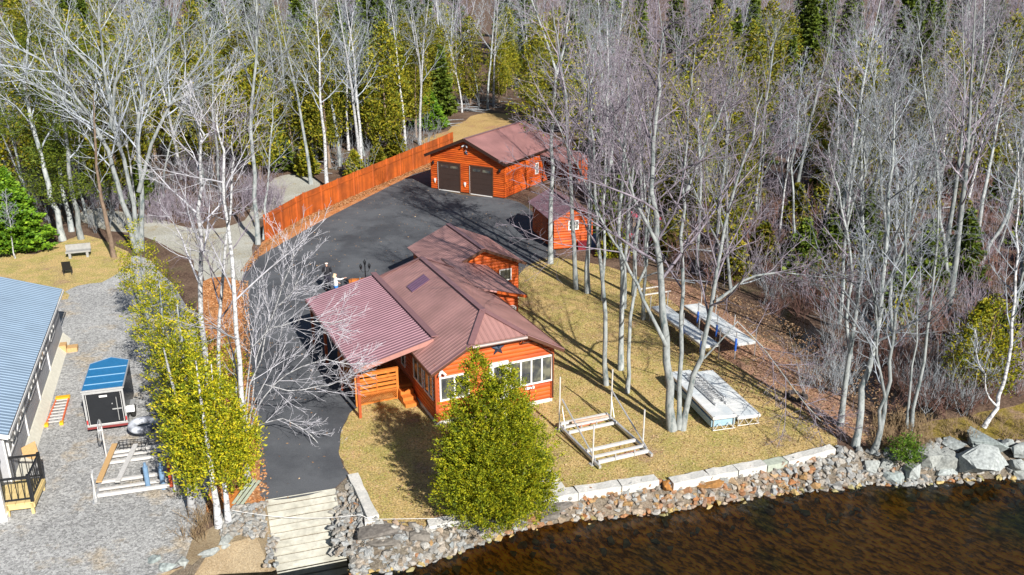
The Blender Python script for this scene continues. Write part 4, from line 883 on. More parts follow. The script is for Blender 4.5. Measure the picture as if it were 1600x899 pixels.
# red canoe / boxes in the woods on the right
rd = mat('raspberry_plastic',(.62,.03,.08),.4,n=.1)
def kayak(label, loc, rz_, L=2.9, z=.5, mm=rd):
    m = MB(); n=14; vs=[]; fs=[]
    for i in range(n+1):
        t=i/n; wv = sin(pi*t)**.6*.36; hv = .16+.14*(2*t-1)**2
        for j in range(8): a=pi*j/7; vs.append((L*(t-.5), wv*cos(a), z+hv*sin(a)*1.1+.10*(2*t-1)**2))
    for i in range(n):
        for j in range(7): fs.append((i*8+j,i*8+j+1,(i+1)*8+j+1,(i+1)*8+j))
        fs.append((i*8+7,i*8,(i+1)*8,(i+1)*8+7))
    fs += [tuple(range(7,-1,-1)), tuple(range(n*8,n*8+8))]
    m.add(vs, fs); t = thing('kayak', label, 'kayak', loc, rz_); m.build('hull', mm, t, True)
    for x in (-.8,.8): MB().box(x-.04,x+.04,-.35,.35,0,z+.02).build('rest', wood_tan, t)
kayak('upturned raspberry red kayak resting among the trunks, upper of two',(*G(1008,362)[:2],0),R(-40),2.6,.9); kayak('upturned raspberry red kayak resting among the trunks, lower of two',(*G(1003,382)[:2],0),R(-30),3.0,.4)
o = MB().box(-.35,.35,-.3,.3,0,.75).box(-.38,.38,-.33,.33,.752,.82).build('blue_bin', mat('blue_grey_bin',(.10,.20,.36),.5), loc=(*G(925,385)[:2],0)); tag(o,'blue lidded bin just right of the log shed','bin')
o = MB().box(-.3,.3,-.25,.25,0,.5).box(-.33,.33,-.28,.28,.502,.55).build('red_tote', mat('dark_red_tote',(.30,.03,.05),.5), loc=(*G(910,389)[:2],0)); tag(o,'low dark red tote against the front of the log shed','tote')
# rusty boards and green pallet under the left cedars
o = MB().bar((0,0,.02),(0,1.7,.03),.62,.03).build('board', mat('rust_board',(.50,.17,.03),.7,n=.2), loc=(*G(348,808)[:2],.02)); tag(o,'rusty orange board lying between the white trunks by the ramp','board')
pl = thing('slatted_pallet','grey green slatted pallet leaning behind the orange mulch left of the ramp','pallet',(*G(364,790)[:2],0),R(-25))
for i in range(3): MB().bar((i*.17,0,.06),(i*.17,1.1,.50),.11,.03).build('slat', mat('grey_green_board',(.34,.38,.30),.7,n=.2), pl)
for y,z in ((.15,.08),(.95,.42)): MB().bar((-.07,y,z),(.42,y,z),.06,.04).build('crosspiece', black, pl)
# ------------------------------------------------------------------ people
def skin(name, m, parent, V_, E_, rad, sub=1, root=0):
    me = bpy.data.meshes.new(name); me.from_pydata(V_, E_, []); me.materials.append(m)
    o = link(bpy.data.objects.new(name, me)); o.parent = parent
    s = o.modifiers.new('Skin','SKIN'); s.use_smooth_shade = True
    lay = me.skin_vertices[0] if me.skin_vertices else None
    if lay is None:
        bm = bmesh.new(); bm.from_mesh(me); bm.verts.layers.skin.verify(); bm.to_mesh(me); bm.free(); lay = me.skin_vertices[0]
    for i,r in enumerate(rad): lay.data[i].radius = r if isinstance(r,tuple) else (r,r); lay.data[i].use_root = (i==root)
    u = o.modifiers.new('Subdivision','SUBSURF'); u.levels = sub; u.render_levels = sub
    return o
skin_m = mat('skin', (.62,.36,.27), .55, n=.06)
def person(label, loc, rz_, h, tops, trousers, hair_m, arms, lean=0., sleeve=True, hairlong=False):
    """faces +y locally; arms = {side: (elbow, wrist)} in metres for h=1.8"""
    t = thing('person', label, 'person', loc, rz_); s = h/1.8
    J = dict(pel=(0,0,.96),wai=(0,.01,1.10),che=(0,.02,1.32),nk0=(0,.01,1.46),nk1=(0,.02,1.53),hd0=(0,.035,1.62),hd1=(0,.03,1.72))
    Vv = list(J.values()); Rr = [(.105,.075),(.10,.07),(.115,.075),(.06,.055),(.052,.055),(.074,.09),(.064,.08)]
    Ed = [(0,1),(1,2),(2,3),(3,4),(4,5),(5,6)]
    fing = []
    for sd in (-1,1):
        b = len(Vv); el,wr = arms[sd]; sh = (sd*.185,.01,1.43)
        Vv += [(sd*.12,.01,1.42), sh, el, wr]; Rr += [(.05,.045),(.045,.042),(.036,.036),(.027,.025)]; Ed += [(2,b),(b,b+1),(b+1,b+2),(b+2,b+3)]
        d = (Vector(wr)-Vector(el)).normalized(); side = d.cross(Vector((0,0,1)));
        if side.length<.2: side = Vector((0,1,0))
        side.normalize(); palm = Vector(wr)+d*.075; Vv.append(tuple(palm)); Rr.append((.036,.018)); Ed.append((b+3,b+4))
        for k in range(4):
            off = side*(k-1.5)*.021; l = (.070,.080,.076,.058)[k]; n0 = len(Vv)
            Vv += [tuple(palm+off+d*.02), tuple(palm+off+d*(.02+l*.55)+Vector((0,0,-.006))), tuple(palm+off+d*(.02+l)+Vector((0,0,-.02)))]; Rr += [(.0085,)*2,(.008,)*2,(.0065,)*2]; Ed += [(b+4,n0),(n0,n0+1),(n0+1,n0+2)]
        n0 = len(Vv); Vv += [tuple(palm-side*.03-d*.02), tuple(palm-side*.055+d*.02)]; Rr += [(.011,)*2,(.008,)*2]; Ed += [(b+4,n0),(n0,n0+1)]
        b = len(Vv); Vv += [(sd*.095,0,.90),(sd*.105,.02,.50),(sd*.11,-.02,.09),(sd*.12,.13,.035)]; Rr += [(.07,.07),(.05,.05),(.038,.04),(.038,.028)]; Ed += [(0,b),(b,b+1),(b+1,b+2),(b+2,b+3)]
    sc = lambda P_: [tuple(c*s for c in p) for p in P_]
    body = skin('body', skin_m, t, sc(Vv), Ed, [tuple(c*s for c in r) for r in Rr], 1)
    # face
    for x in (-.026,.026): MB().lathe((x*s,.105*s,1.69*s),[(.0,-.008),(.009,-.003),(.009,.003),(0,.008)],8).build('eye', black, body)
    MB().add([(p[0]*s,p[1]*s,p[2]*s) for p in ((-.014,.10,1.645),(.014,.10,1.645),(0,.138,1.65),(0,.11,1.69))],[(0,1,2),(0,2,3),(1,3,2),(0,3,1)]).build('nose', skin_m, body)
    MB().box(-.022*s,.022*s,.105*s,.116*s,1.612*s,1.620*s).build('mouth', mat('lips',(.45,.16,.14),.5), body)
    for x in (-1,1): MB().lathe((x*.078*s,.03*s,1.68*s),[(0,-.03),(.014,-.015),(.016,.01),(0,.03)],8).build('ear', skin_m, body)
    hv = [(0,-.045,1.60),(0,-.005,1.73)]; hr = [(.105,.10),(.105,.11)]; he = [(0,1)]
    if hairlong: hv += [(0,-.05,1.58)]; hr += [(.07,.045)]; he += [(0,2)]
    skin('hair', hair_m, t, sc(hv), he, [tuple(c*s for c in r) for r in hr], 2)
    # top
    tv = [(0,0,.80),(0,.01,1.06),(0,.02,1.32),(0,.01,1.46),(0,.015,1.50)]; tr2 = [(.21,.16),(.20,.155),(.225,.165),(.10,.10),(.075,.075)]; te=[(0,1),(1,2),(2,3),(3,4)]
    for sd in (-1,1):
        el,wr = arms[sd]; b=len(tv); w2 = Vector(el).lerp(Vector(wr),.9 if sleeve else .1)
        tv += [(sd*.12,.01,1.42),(sd*.19,.01,1.43),el,tuple(w2)]; tr2 += [(.085,.075),(.074,.07),(.058,.058),(.042,.042)]; te += [(2,b),(b,b+1),(b+1,b+2),(b+2,b+3)]
    skin('jacket' if sleeve else 'shirt', tops, t, sc(tv), te, [tuple(c*s for c in r) for r in tr2], 1)
    lv = [(0,0,1.04),(0,0,.88)]; lr = [(.19,.15),(.18,.15)]; le=[(0,1)]
    for sd in (-1,1):
        b=len(lv); lv += [(sd*.095,0,.84),(sd*.105,.02,.50),(sd*.11,-.02,.10)]; lr += [(.12,.12),(.09,.092),(.072,.074)]; le += [(1,b),(b,b+1),(b+1,b+2)]
    skin('trousers', trousers, t, sc(lv), le, [tuple(c*s for c in r) for r in lr], 1)
    for sd in (-1,1): skin('shoe', black, t, sc([(sd*.11,-.05,.05),(sd*.115,.06,.045),(sd*.12,.17,.035)]), [(0,1),(1,2)], [(.048*s,.05*s),(.05*s,.045*s),(.042*s,.034*s)], 1)
    return t
person('white haired man in dark clothes standing on the driveway', (*G(513,455)[:2],.018), R(8), 1.83, mat('black_jacket',(.010,.010,.016),.8), mat('dark_trousers',(.02,.02,.035),.8), mat('white_hair',(.72,.66,.62),.7),
       {-1:((-.25,.02,1.16),(-.17,.24,1.10)), 1:((.25,.02,1.16),(.17,.24,1.10))})
person('fair haired woman in a white top and blue jeans, pointing', (*G(526,468)[:2],.018), R(-60), 1.62, mat('white_shirt',(.78,.78,.76),.7), mat('blue_jeans',(.04,.20,.60),.7), mat('blond_hair',(.70,.55,.36),.6),
       {-1:((-.22,.05,1.15),(-.16,.22,1.05)), 1:((.26,.22,1.36),(.28,.50,1.42))}, hairlong=True)
# ------------------------------------------------------------------ tree materials
def bark(name, col, col2, band=False):
    m = bpy.data.materials.new(name); nt,N,L,B = nodes(m); MATS[name]=m; B.inputs['Roughness'].default_value=.85; B.inputs['Specular IOR Level'].default_value=.25
    tc = N.new('ShaderNodeTexCoord'); mp = N.new('ShaderNodeMapping'); mp.inputs['Scale'].default_value = (3,3,5 if band else 1.2); L.new(tc.outputs['Object'],mp.inputs[0])
    no = N.new('ShaderNodeTexNoise'); no.inputs['Scale'].default_value=1.6; no.inputs['Detail'].default_value=6; no.inputs['Roughness'].default_value=.7; L.new(mp.outputs[0],no.inputs['Vector'])
    c = ramp(N,L,no.outputs['Fac'],[(.40,col2),(.50,col)] if band else [(.38,col2),(.47,tuple(.75*x for x in col)),(.60,col)]); ob = N.new('ShaderNodeObjectInfo'); mr = N.new('ShaderNodeMapRange'); mr.inputs['To Min'].default_value=.72; mr.inputs['To Max'].default_value=1.22; L.new(ob.outputs['Random'],mr.inputs['Value'])
    v = N.new('ShaderNodeVectorMath'); v.operation='SCALE'; L.new(c,v.inputs[0]); L.new(mr.outputs[0],v.inputs['Scale']); L.new(v.outputs[0],B.inputs['Base Color']); return m
bk_grey = bark('grey_bark', (.37,.40,.405), (.13,.17,.18)); bk_birch = bark('white_birch_bark', (.50,.51,.53), (.16,.16,.17), True); bk_brown = bark('brown_bark',(.26,.19,.14),(.13,.09,.07))
tw_grey = bark('grey_twigs', (.30,.325,.355), (.15,.175,.20)); tw_mauve = bark('mauve_twigs', (.335,.295,.355), (.16,.14,.175)); tw_white = bark('white_twigs', (.60,.60,.66), (.40,.40,.47)); tw_pale = bark('pale_twigs', (.42,.46,.52), (.22,.26,.31))
tw_brush = bark('russet_twigs', (.24,.13,.11), (.13,.08,.07)); tw_tan = bark('dry_stalks', (.36,.26,.15), (.22,.14,.08))
def leafmat(name, cols, trans=.12):
    m = bpy.data.materials.new(name); nt,N,L,B = nodes(m); MATS[name]=m
    g = N.new('ShaderNodeNewGeometry'); tc = N.new('ShaderNodeTexCoord'); no = N.new('ShaderNodeTexNoise'); no.inputs['Scale'].default_value=2.6; no.inputs['Detail'].default_value=5; L.new(tc.outputs['Object'],no.inputs['Vector'])
    ad = N.new('ShaderNodeMath'); ad.operation='MULTIPLY_ADD'; L.new(g.outputs['Random Per Island'],ad.inputs[0]); ad.inputs[1].default_value=.55; 
    sb = N.new('ShaderNodeMapRange'); sb.inputs['From Min'].default_value=.3; sb.inputs['From Max'].default_value=.7; sb.inputs['To Min'].default_value=0; sb.inputs['To Max'].default_value=.45; L.new(no.outputs['Fac'],sb.inputs['Value']); L.new(sb.outputs[0],ad.inputs[2])
    c = ramp(N,L,ad.outputs[0],[(i/(len(cols)-1),q) for i,q in enumerate(cols)])
    ob = N.new('ShaderNodeObjectInfo'); mr = N.new('ShaderNodeMapRange'); mr.inputs['To Min'].default_value=.7; mr.inputs['To Max'].default_value=1.25; L.new(ob.outputs['Random'],mr.inputs['Value'])
    v = N.new('ShaderNodeVectorMath'); v.operation='SCALE'; L.new(c,v.inputs[0]); L.new(mr.outputs[0],v.inputs['Scale']); L.new(v.outputs[0],B.inputs['Base Color'])
    B.inputs['Roughness'].default_value=.6; B.inputs['Specular IOR Level'].default_value=.25
    t = N.new('ShaderNodeBsdfTranslucent'); L.new(v.outputs[0],t.inputs[0]); mx = N.new('ShaderNodeMixShader'); mx.inputs[0].default_value=trans
    L.new(B.outputs[0],mx.inputs[1]); L.new(t.outputs[0],mx.inputs[2]); L.new(mx.outputs[0],N['Material Output'].inputs[0]); return m
lf_cedar = leafmat('cedar_foliage', [(.03,.05,.006),(.09,.13,.008),(.25,.27,.010),(.50,.43,.014),(.34,.22,.03)])
lf_front = leafmat('front_cedar_foliage', [(.03,.06,.006),(.09,.13,.008),(.22,.26,.010),(.40,.38,.012),(.28,.19,.02)])
lf_wood = leafmat('woodland_cedar_foliage', [(.035,.06,.010),(.08,.11,.012),(.19,.20,.014),(.32,.27,.018),(.25,.16,.035)])
lf_pine = leafmat('pine_needles', [(.03,.05,.012),(.07,.11,.014),(.15,.20,.016),(.26,.28,.03)])
lf_fir = leafmat('fir_needles', [(.03,.075,.010),(.07,.16,.012),(.15,.27,.016),(.26,.37,.025)])
lf_dark = leafmat('dark_spruce_needles', [(.03,.06,.012),(.07,.11,.016),(.13,.18,.02),(.22,.24,.03)])
# ------------------------------------------------------------------ bare tree growth
class Wood:
    def __init__(s): s.g = {}
    def add(s, pts, rad, sides): s.g.setdefault((len(pts),sides),([],[])); a=s.g[(len(pts),sides)]; a[0].append(pts); a[1].append(rad)
    def mesh(s, name, m):
        VV=[];QQ=[];b=0
        for (n,k),(P_,R_) in s.g.items():
            P = np.array(P_,float); r = np.array(R_,float); Bn=len(P)
            T = np.empty_like(P); T[:,1:-1]=P[:,2:]-P[:,:-2]; T[:,0]=P[:,1]-P[:,0]; T[:,-1]=P[:,-1]-P[:,-2]
            T /= np.linalg.norm(T,axis=2,keepdims=True)+1e-9
            ref = np.where(np.abs((P[:,-1]-P[:,0])[:,2:3])>.8*np.linalg.norm(P[:,-1]-P[:,0],axis=1,keepdims=True), np.array([[1.,0,0]]), np.array([[0,0,1.]]))[:,None,:]
            U = np.cross(T,ref); U /= np.linalg.norm(U,axis=2,keepdims=True)+1e-9; W = np.cross(T,U)
            a = 2*np.pi*np.arange(k)/k
            ring = P[:,:,None,:]+r[:,:,None,None]*(np.cos(a)[None,None,:,None]*U[:,:,None,:]+np.sin(a)[None,None,:,None]*W[:,:,None,:])
            VV.append(ring.reshape(-1,3)); i = np.arange(Bn)[:,None,None]*n*k; j=np.arange(n-1)[None,:,None]*k; q=np.arange(k)[None,None,:]; q2=(q+1)%k
            f = np.stack([i+j+q,i+j+q2,i+j+k+q2,i+j+k+q],-1).reshape(-1,4)+b; QQ.append(f); b += Bn*n*k
        return np.concatenate(VV),np.concatenate(QQ)
def rdir(d, ang, az):
    a = d.orthogonal().normalized(); b = d.cross(a); return (d*cos(ang)+(a*cos(az)+b*sin(az))*sin(ang)).normalized()
def path(rg, p, d, L_, n, trop, wob):
    out=[p.copy()]; st=L_/n
    for i in range(n):
        d = (d+Vector((rg.gauss(0,wob),rg.gauss(0,wob),rg.gauss(0,wob)+trop))).normalized(); p = p+d*st; out.append(p.copy())
    return out
def sprout(rg, W, pts, r0, Ln, lvl, spec):
    """children along a branch; spec rows: (count, t0, ang, len ratio, segs, sides, trop, wob, rmin)"""
    if lvl >= len(spec): return
    cnt,t0,ang,ratio,seg,sides,trop,wob,rmin = spec[lvl]; n = len(pts)-1; az = rg.uniform(0,6.28)
    c = max(1,int(cnt*rg.uniform(.8,1.2)))
    for k in range(c):
        t = t0+(1-t0)*(k+rg.random())/c; t=min(t,.985); x=t*n; i=int(x); p = pts[i].lerp(pts[i+1],x-i); d=(pts[i+1]-pts[i]).normalized()
        az += 2.4+rg.uniform(-.5,.5); l = Ln*ratio*(1.12-.75*(t-t0)/(1-t0+1e-6))*rg.uniform(.7,1.25)
        if l < .12: continue
        nd = rdir(d, R(ang)*rg.uniform(.7,1.3), az); pr = max(r0*(1-t)**.8,.006); r = max(min(pr*.62, l*.014+.004), rmin)
        q = path(rg,p,nd,l,seg,trop,wob); W.add([tuple(v) for v in q],[max(r*(1-j/seg)**.8, rmin*.6) for j in range(seg+1)],sides)
        sprout(rg,W,q,r,l,lvl+1,spec)
RICH = [(16,.30,44,.36,6,5,.07,.10,.022),(8,.18,42,.46,4,4,.05,.13,.012),(6,.15,42,.48,3,3,.04,.16,.008),(3,.2,40,.50,2,3,.03,.18,.006)]
MID  = [(15,.36,42,.26,5,4,.09,.10,.016),(7,.18,42,.48,4,3,.05,.14,.010),(5,.15,42,.50,3,3,.03,.17,.0075)]
FARS = [(13,.36,40,.27,4,3,.08,.10,.026),(6,.2,42,.5,3,3,.05,.15,.016),(4,.2,42,.55,2,3,.03,.18,.011)]
ARCH = [(12,.22,60,.28,8,5,.012,.05,.016),(8,.15,36,.46,5,4,.05,.10,.010),(6,.15,36,.45,3,3,.06,.12,.008),(3,.2,34,.5,2,3,.04,.15,.0075)]
def from_stems(seed, stems, spec, taper=.9):
    """stems: list of (points, base radius); first stem is the main trunk"""
    rg = random.Random(seed); T_, C_ = Wood(), Wood()
    for pts,r in stems:
        P = [Vector(p) for p in pts]; sm=[]
        for i in range(len(P)-1):
            for k in range(2):
                q = P[i].lerp(P[i+1],k/2); 
                if i or k: q = q+Vector((rg.gauss(0,.04),rg.gauss(0,.07),0))
                sm.append(q)
        sm.append(P[-1]); n=len(sm); Ln = sum((sm[i+1]-sm[i]).length for i in range(n-1))
        T_.add([tuple(v) for v in sm],[max(r*(1-.86*(i/(n-1))**taper)*(1.25 if i==0 else 1),.02) for i in range(n)],9)
        # carry the leader on beyond the surveyed part
        sprout(rg,C_,sm,r*.85,Ln,0,spec)
    return T_,C_
def mk(W,name,m,smooth=True):
    v,q = W.mesh(name,m); return np_mesh(name,v,q,[m],smooth)
def bare_proto(seed, H_, r, spec, lean=.05, fork=False, wob=.035):
    rg = random.Random(seed); d = Vector((rg.gauss(0,lean),rg.gauss(0,lean),1)).normalized()
    p = path(rg,Vector((0,0,0)),d,H_,11,.02,wob); stems=[([tuple(v) for v in p],r)]
    if fork:
        k = rg.randint(2,5)
        for s in range(fork): 
            b = p[k+s]; q = path(rg,b,rdir((p[k+s+1]-b).normalized(),R(rg.uniform(14,26)),rg.uniform(0,6.3)),H_*(1-(k+s)/11)*.95,8,.05,.05); stems.append(([tuple(v) for v in q],r*.6))
    T_,C_ = Wood(),Wood()
    for pts,rr in stems:
        P=[Vector(x) for x in pts]; n=len(P); T_.add(pts,[max(rr*(1-.9*(i/(n-1)))*(1.2 if i==0 and rr==r else 1),.015) for i in range(n)],7)
        sprout(rg,C_,P,rr*.8,sum((P[i+1]-P[i]).length for i in range(n-1)),0,spec)
    return T_,C_
# ------------------------------------------------------------------ evergreen growth
def leaf_cloud(rs, centres, dirs, nl, L_, wid, spread, jit=.6, run=0.):
    """nl leaflets round each centre, as narrow quads fanned about dirs"""
    n = len(centres); c = np.repeat(centres,nl,0)+rs.normal(0,spread,(n*nl,3))+np.repeat(dirs,nl,0)*rs.uniform(-.5,.5,(n*nl,1))*run; d = np.repeat(dirs,nl,0)+rs.normal(0,jit,(n*nl,3)); d/=np.linalg.norm(d,axis=1,keepdims=True)
    u = np.cross(d,rs.normal(0,1,(n*nl,3))); u/=np.linalg.norm(u,axis=1,keepdims=True)+1e-9
    l = L_*rs.uniform(.6,1.3,(n*nl,1)); w = l*wid
    v = np.stack([c-d*l*.5, c+u*w*.5, c+d*l*.5, c-u*w*.5],1).reshape(-1,3)
    q = np.arange(n*nl*4).reshape(-1,4); return v,q
def lobes_mesh(seed, lobes, per_m2, nl, L_, wid=.42, hollow=.45, spread=.09, name='foliage', m=None, up=.75, prof=(.45,.8), run=.38):
    rs = np.random.RandomState(seed); CC=[];DD=[]
    for (cx,cy,z0,z1,rm) in lobes:
        h = z1-z0; area = 2*pi*rm*h*.6; n = int(area*per_m2); t = rs.beta(1.15,1.35,n); a = rs.uniform(0,2*pi,n)
        pk = (prof[0]/(prof[0]+prof[1]))**prof[0]*(prof[1]/(prof[0]+prof[1]))**prof[1]
        R_ = rm*(t**prof[0])*((1-t)**prof[1])/pk
        ph = rs.uniform(0,6.28,4); k = 1+.20*np.sin(3*a+ph[0]+t*9)+.15*np.sin(7*a+ph[1]-t*17)+.3*rs.rand(n)**5+.10*np.sin(13*a+t*31+ph[2])+.08*np.sin(23*a-t*53+ph[3])
        rr = R_*k*(1-hollow*rs.rand(n)**2.2); x=cx+rr*np.cos(a); y=cy+rr*np.sin(a); z=z0+t*h+rs.normal(0,.10,n)
        CC.append(np.stack([x,y,z],1)); DD.append(np.stack([np.cos(a)*1.,np.sin(a)*1.,np.full(n,up)],1))
    C=np.concatenate(CC);D=np.concatenate(DD); D/=np.linalg.norm(D,axis=1,keepdims=True)
    v,q = leaf_cloud(rs,C,D,nl,L_,wid,spread,.55,run); v[:,2]=np.maximum(v[:,2],.05); return np_mesh(name,v,q,[m])
def trunk_mesh(seed,H_,r,m,sides=8):
    rg=random.Random(seed); W=Wood(); p=path(rg,Vector((0,0,0)),Vector((0,0,1)),H_,7,.05,.025); W.add([tuple(v) for v in p],[r*(1.2 if i==0 else 1)*(1-.85*i/7) for i in range(8)],sides); return mk(W,'trunk',m)
def fir_mesh(seed,H_,rm,m,nb=110,L_=.30,name='foliage',droop=-.15,z0=.06,leaf=.55):
    rs=np.random.RandomState(seed);CC=[];DD=[]
    for i in range(nb):
        t=(i+rs.rand())/nb; z=H_*(z0+(1-z0)*t); R_=rm*(1-t)**.85*rs.uniform(.75,1.12)+.12; a=i*2.4+rs.uniform(-.3,.3); n=max(3,int(R_/.13)); s=(np.arange(n)+.6)/n
        x=R_*s*cos(a);y=R_*s*sin(a);zz=z+droop*R_*s+.22*R_*s*s+rs.normal(0,.03,n); wv=.34*R_*(1-s*.75)
        for sg in (-1,0,1):
            CC.append(np.stack([x-sin(a)*wv*sg,y+cos(a)*wv*sg,zz],1)); DD.append(np.tile([cos(a)-sin(a)*.7*sg,sin(a)+cos(a)*.7*sg,.1],(n,1)))
    C=np.concatenate(CC);D=np.concatenate(DD);D/=np.linalg.norm(D,axis=1,keepdims=True); v,q=leaf_cloud(rs,C,D,4,L_,leaf,.06,.35); return np_mesh(name,v,q,[m])
def evergreen(name,label,cat,loc,fol,trk,rz_=0,s=1,grp=None):
    t=thing(name,label,cat,loc,rz_,grp); t.scale=(s,s,s)
    for nm,me in (('trunk',trk),('foliage',fol)): o=link(bpy.data.objects.new(nm,me)); o.parent=t
    return t
# ------------------------------------------------------------------ signature trees: base, stems surveyed in the photo, rebuilt on the upright plane through the base
def sig(label, stems, spec, seed, bkm, twm, cat='tree', Y=None, grp=None, name='bare_tree', ext=1.0):
    if cat=='tree': name='bare_tree'
    bx = G(*stems[0][0][0]) if Y is None else None; Y = Y or bx[1]; base = V(*stems[0][0][0],Y) if bx is None else bx
    ss = []
    for pts,r in stems:
        W = [Vector(V(x,y,Y))-Vector((base[0],base[1],0)) for x,y in pts]
        rg = random.Random(seed+int(pts[0][0])); dy = rg.uniform(-.10,.10)
        W = [Vector((p.x, dy*(p.z-W[0].z)*1.0, max(p.z,0) if i else p.z)) for i,p in enumerate(W)]
        if ext: d = (W[-1]-W[-2]).normalized(); W += [W[-1]+d*ext, W[-1]+d*ext*2+Vector((0,0,.2))]
        ss.append((W,r))
    T_,C_ = from_stems(seed, ss, spec)
    t = thing(name,label,cat,(base[0],base[1],0),0,grp)
    for nm,Wd,mm in (('trunk',T_,bkm),('branches',C_,twm)):
        o = link(bpy.data.objects.new(nm, mk(Wd,nm,mm))); o.parent = t
    return t
lean = lambda *a: a
sig('big triple trunked grey maple between the cabin and the docks',[([(1050,672),(1046,600),(1041,530),(1033,450),(1026,380),(1019,300),(1022,220),(1030,140)],.19),
  ([(1061,670),(1063,600),(1066,500),(1070,420),(1073,330),(1073,260),(1084,170)],.11),([(1066,673),(1080,618),(1096,560),(1110,505),(1120,450),(1128,390),(1145,320),(1170,240)],.135),
  ([(1041,540),(1008,470),(985,425),(955,372),(930,320),(905,270)],.08),([(1120,470),(1160,440),(1205,425),(1250,430)],.06),([(1100,560),(1150,500),(1190,540),(1250,620)],.035),([(1026,380),(990,310),(975,250)],.07),([(1073,300),(1100,240),(1120,190)],.07)],RICH,11,bk_grey,tw_mauve)
sig('slim straight grey tree on the lawn nearest the cabin corner',[([(947,602),(946,530),(943,450),(936,380),(928,300),(925,220),(918,150)],.12)],MID,12,bk_grey,tw_mauve)
sig('grey tree on the lawn left of the triple maple, with a pale straight trunk',[([(970,578),(972,500),(973,430),(968,360),(972,290),(978,200)],.14)],MID,13,bk_grey,tw_mauve)
sig('curved slender grey tree on the lawn just left of the triple maple',[([(980,614),(984,560),(986,500),(998,455),(1012,420),(1018,360),(1010,280)],.10)],MID,14,bk_grey,tw_grey)
pine = sig('tall pine with a thin green top standing before the left corner of the log shed',[([(860,412),(860,350),(861,290),(861,230),(864,170),(868,110),(845,40)],.17),([(866,130),(880,80),(888,30)],.08)],MID,15,bk_grey,tw_grey,'pine tree',name='pine_tree')
sig('pale grey trunk rising in front of the log shed window',[([(900,452),(898,380),(893,300),(888,230),(884,150),(872,70)],.15)],MID,16,bk_grey,tw_mauve)
sig('pale trunk at the right corner of the log shed',[([(918,458),(920,380),(923,300),(922,230),(926,150)],.16)],MID,17,bk_grey,tw_mauve)
for k,(x,y,h,lb) in enumerate(((942,470,300,'grey tree on the lawn edge right of the log shed, nearest the shed'),(975,482,300,'second grey tree right of the log shed at the lawn edge'),(990,462,290,'thin grey tree between the log shed and the raised docks'),(1005,500,300,'grey tree just left of the raised dock sections'),(1090,430,250,'grey tree behind the raised dock sections'),(1118,420,260,'slender pale tree above the raised dock sections'))):
    sig(lb,[([(x,y),(x+2,y-70),(x+3+k%3*4,y-150),(x+5+k%2*9,y-230),(x+8,y-h)],.10+.02*(k%3))],MID,30+k,bk_grey,tw_mauve)
sig('pale trunk leaning right at the leafy bank, leftmost of the right shore trunks',[([(1313,665),(1321,610),(1331,550),(1340,480),(1346,400),(1350,310)],.13)],MID,18,bk_grey,tw_grey)
sig('mossy leaning trunk at the end of the capstones',[([(1336,697),(1348,640),(1360,580),(1373,530),(1384,450),(1394,350),(1400,260)],.15)],RICH[:3],19,bk_grey,tw_grey)
sig('twin stemmed mossy tree at the shore beside the end of the capstones',[([(1362,708),(1373,668),(1380,620),(1378,560),(1368,470)],.09),([(1366,708),(1384,650),(1396,600),(1402,540),(1418,450),(1425,360)],.10)],MID,20,bk_grey,tw_pale)
sig('slim mossy pair of trunks behind the small green shrub',[([(1416,674),(1420,610),(1427,530),(1430,430)],.06),([(1424,674),(1434,600),(1446,520),(1455,420),(1460,330)],.08)],MID,21,bk_grey,tw_grey)
sig('white birch leaning right over the biggest shore boulder',[([(1537,668),(1554,640),(1570,600),(1583,540),(1591,470),(1597,400),(1600,330)],.10),([(1556,634),(1542,610),(1536,585)],.04)],MID,22,bk_birch,tw_pale)
for k,(pts,lb,r) in enumerate((([(1483,450),(1478,380),(1471,310),(1469,240),(1458,170),(1450,90)],'tall pale trunk in the dark thicket on the right',.12),([(1495,370),(1502,300),(1511,230),(1520,150),(1540,60)],'mossy trunk left of the three leaning trunks near the right edge',.14),
   ([(1527,372),(1538,310),(1551,260),(1566,200),(1585,120)],'teal shaded leaning trunk near the right edge',.15),([(1532,412),(1550,380),(1572,340),(1590,280),(1605,210)],'pale trunk leaning right past the picture edge',.15),([(1556,400),(1572,352),(1583,300),(1590,240)],'thin leaning trunk just inside the right edge',.08),
   ([(1400,450),(1385,380),(1378,300),(1374,220),(1366,130)],'pale crooked trunk in the middle of the right woods',.12),([(1348,470),(1348,390),(1350,320),(1352,230)],'upright pale trunk left of the crooked one in the right woods',.10),([(1287,350),(1300,280),(1307,220),(1310,140)],'thin white trunk high in the right woods',.09),
   ([(1246,420),(1240,340),(1236,260),(1245,170)],'slim trunk above the creek',.09),([(1180,330),(1185,260),(1190,180),(1200,90)],'straight trunk right of the triple maple crown',.12),([(1330,560),(1322,500),(1325,430),(1318,360),(1300,290)],'multi branched grey tree overhanging the creek',.10),
   ([(1405,560),(1392,500),(1396,430),(1420,370),(1424,300)],'bushy grey tree at the creek bend',.10),([(1200,210),(1203,140),(1200,90),(1208,40)],'white birch far up in the right woods',.18),([(1580,240),(1560,170),(1572,110),(1590,60)],'forked white birch at the upper right edge',.16))):
    sig(lb,[(pts,r)],MID,50+k,bk_birch if 'birch' in lb or 'white' in lb else bk_grey,(tw_grey,tw_mauve,tw_pale)[k%3])
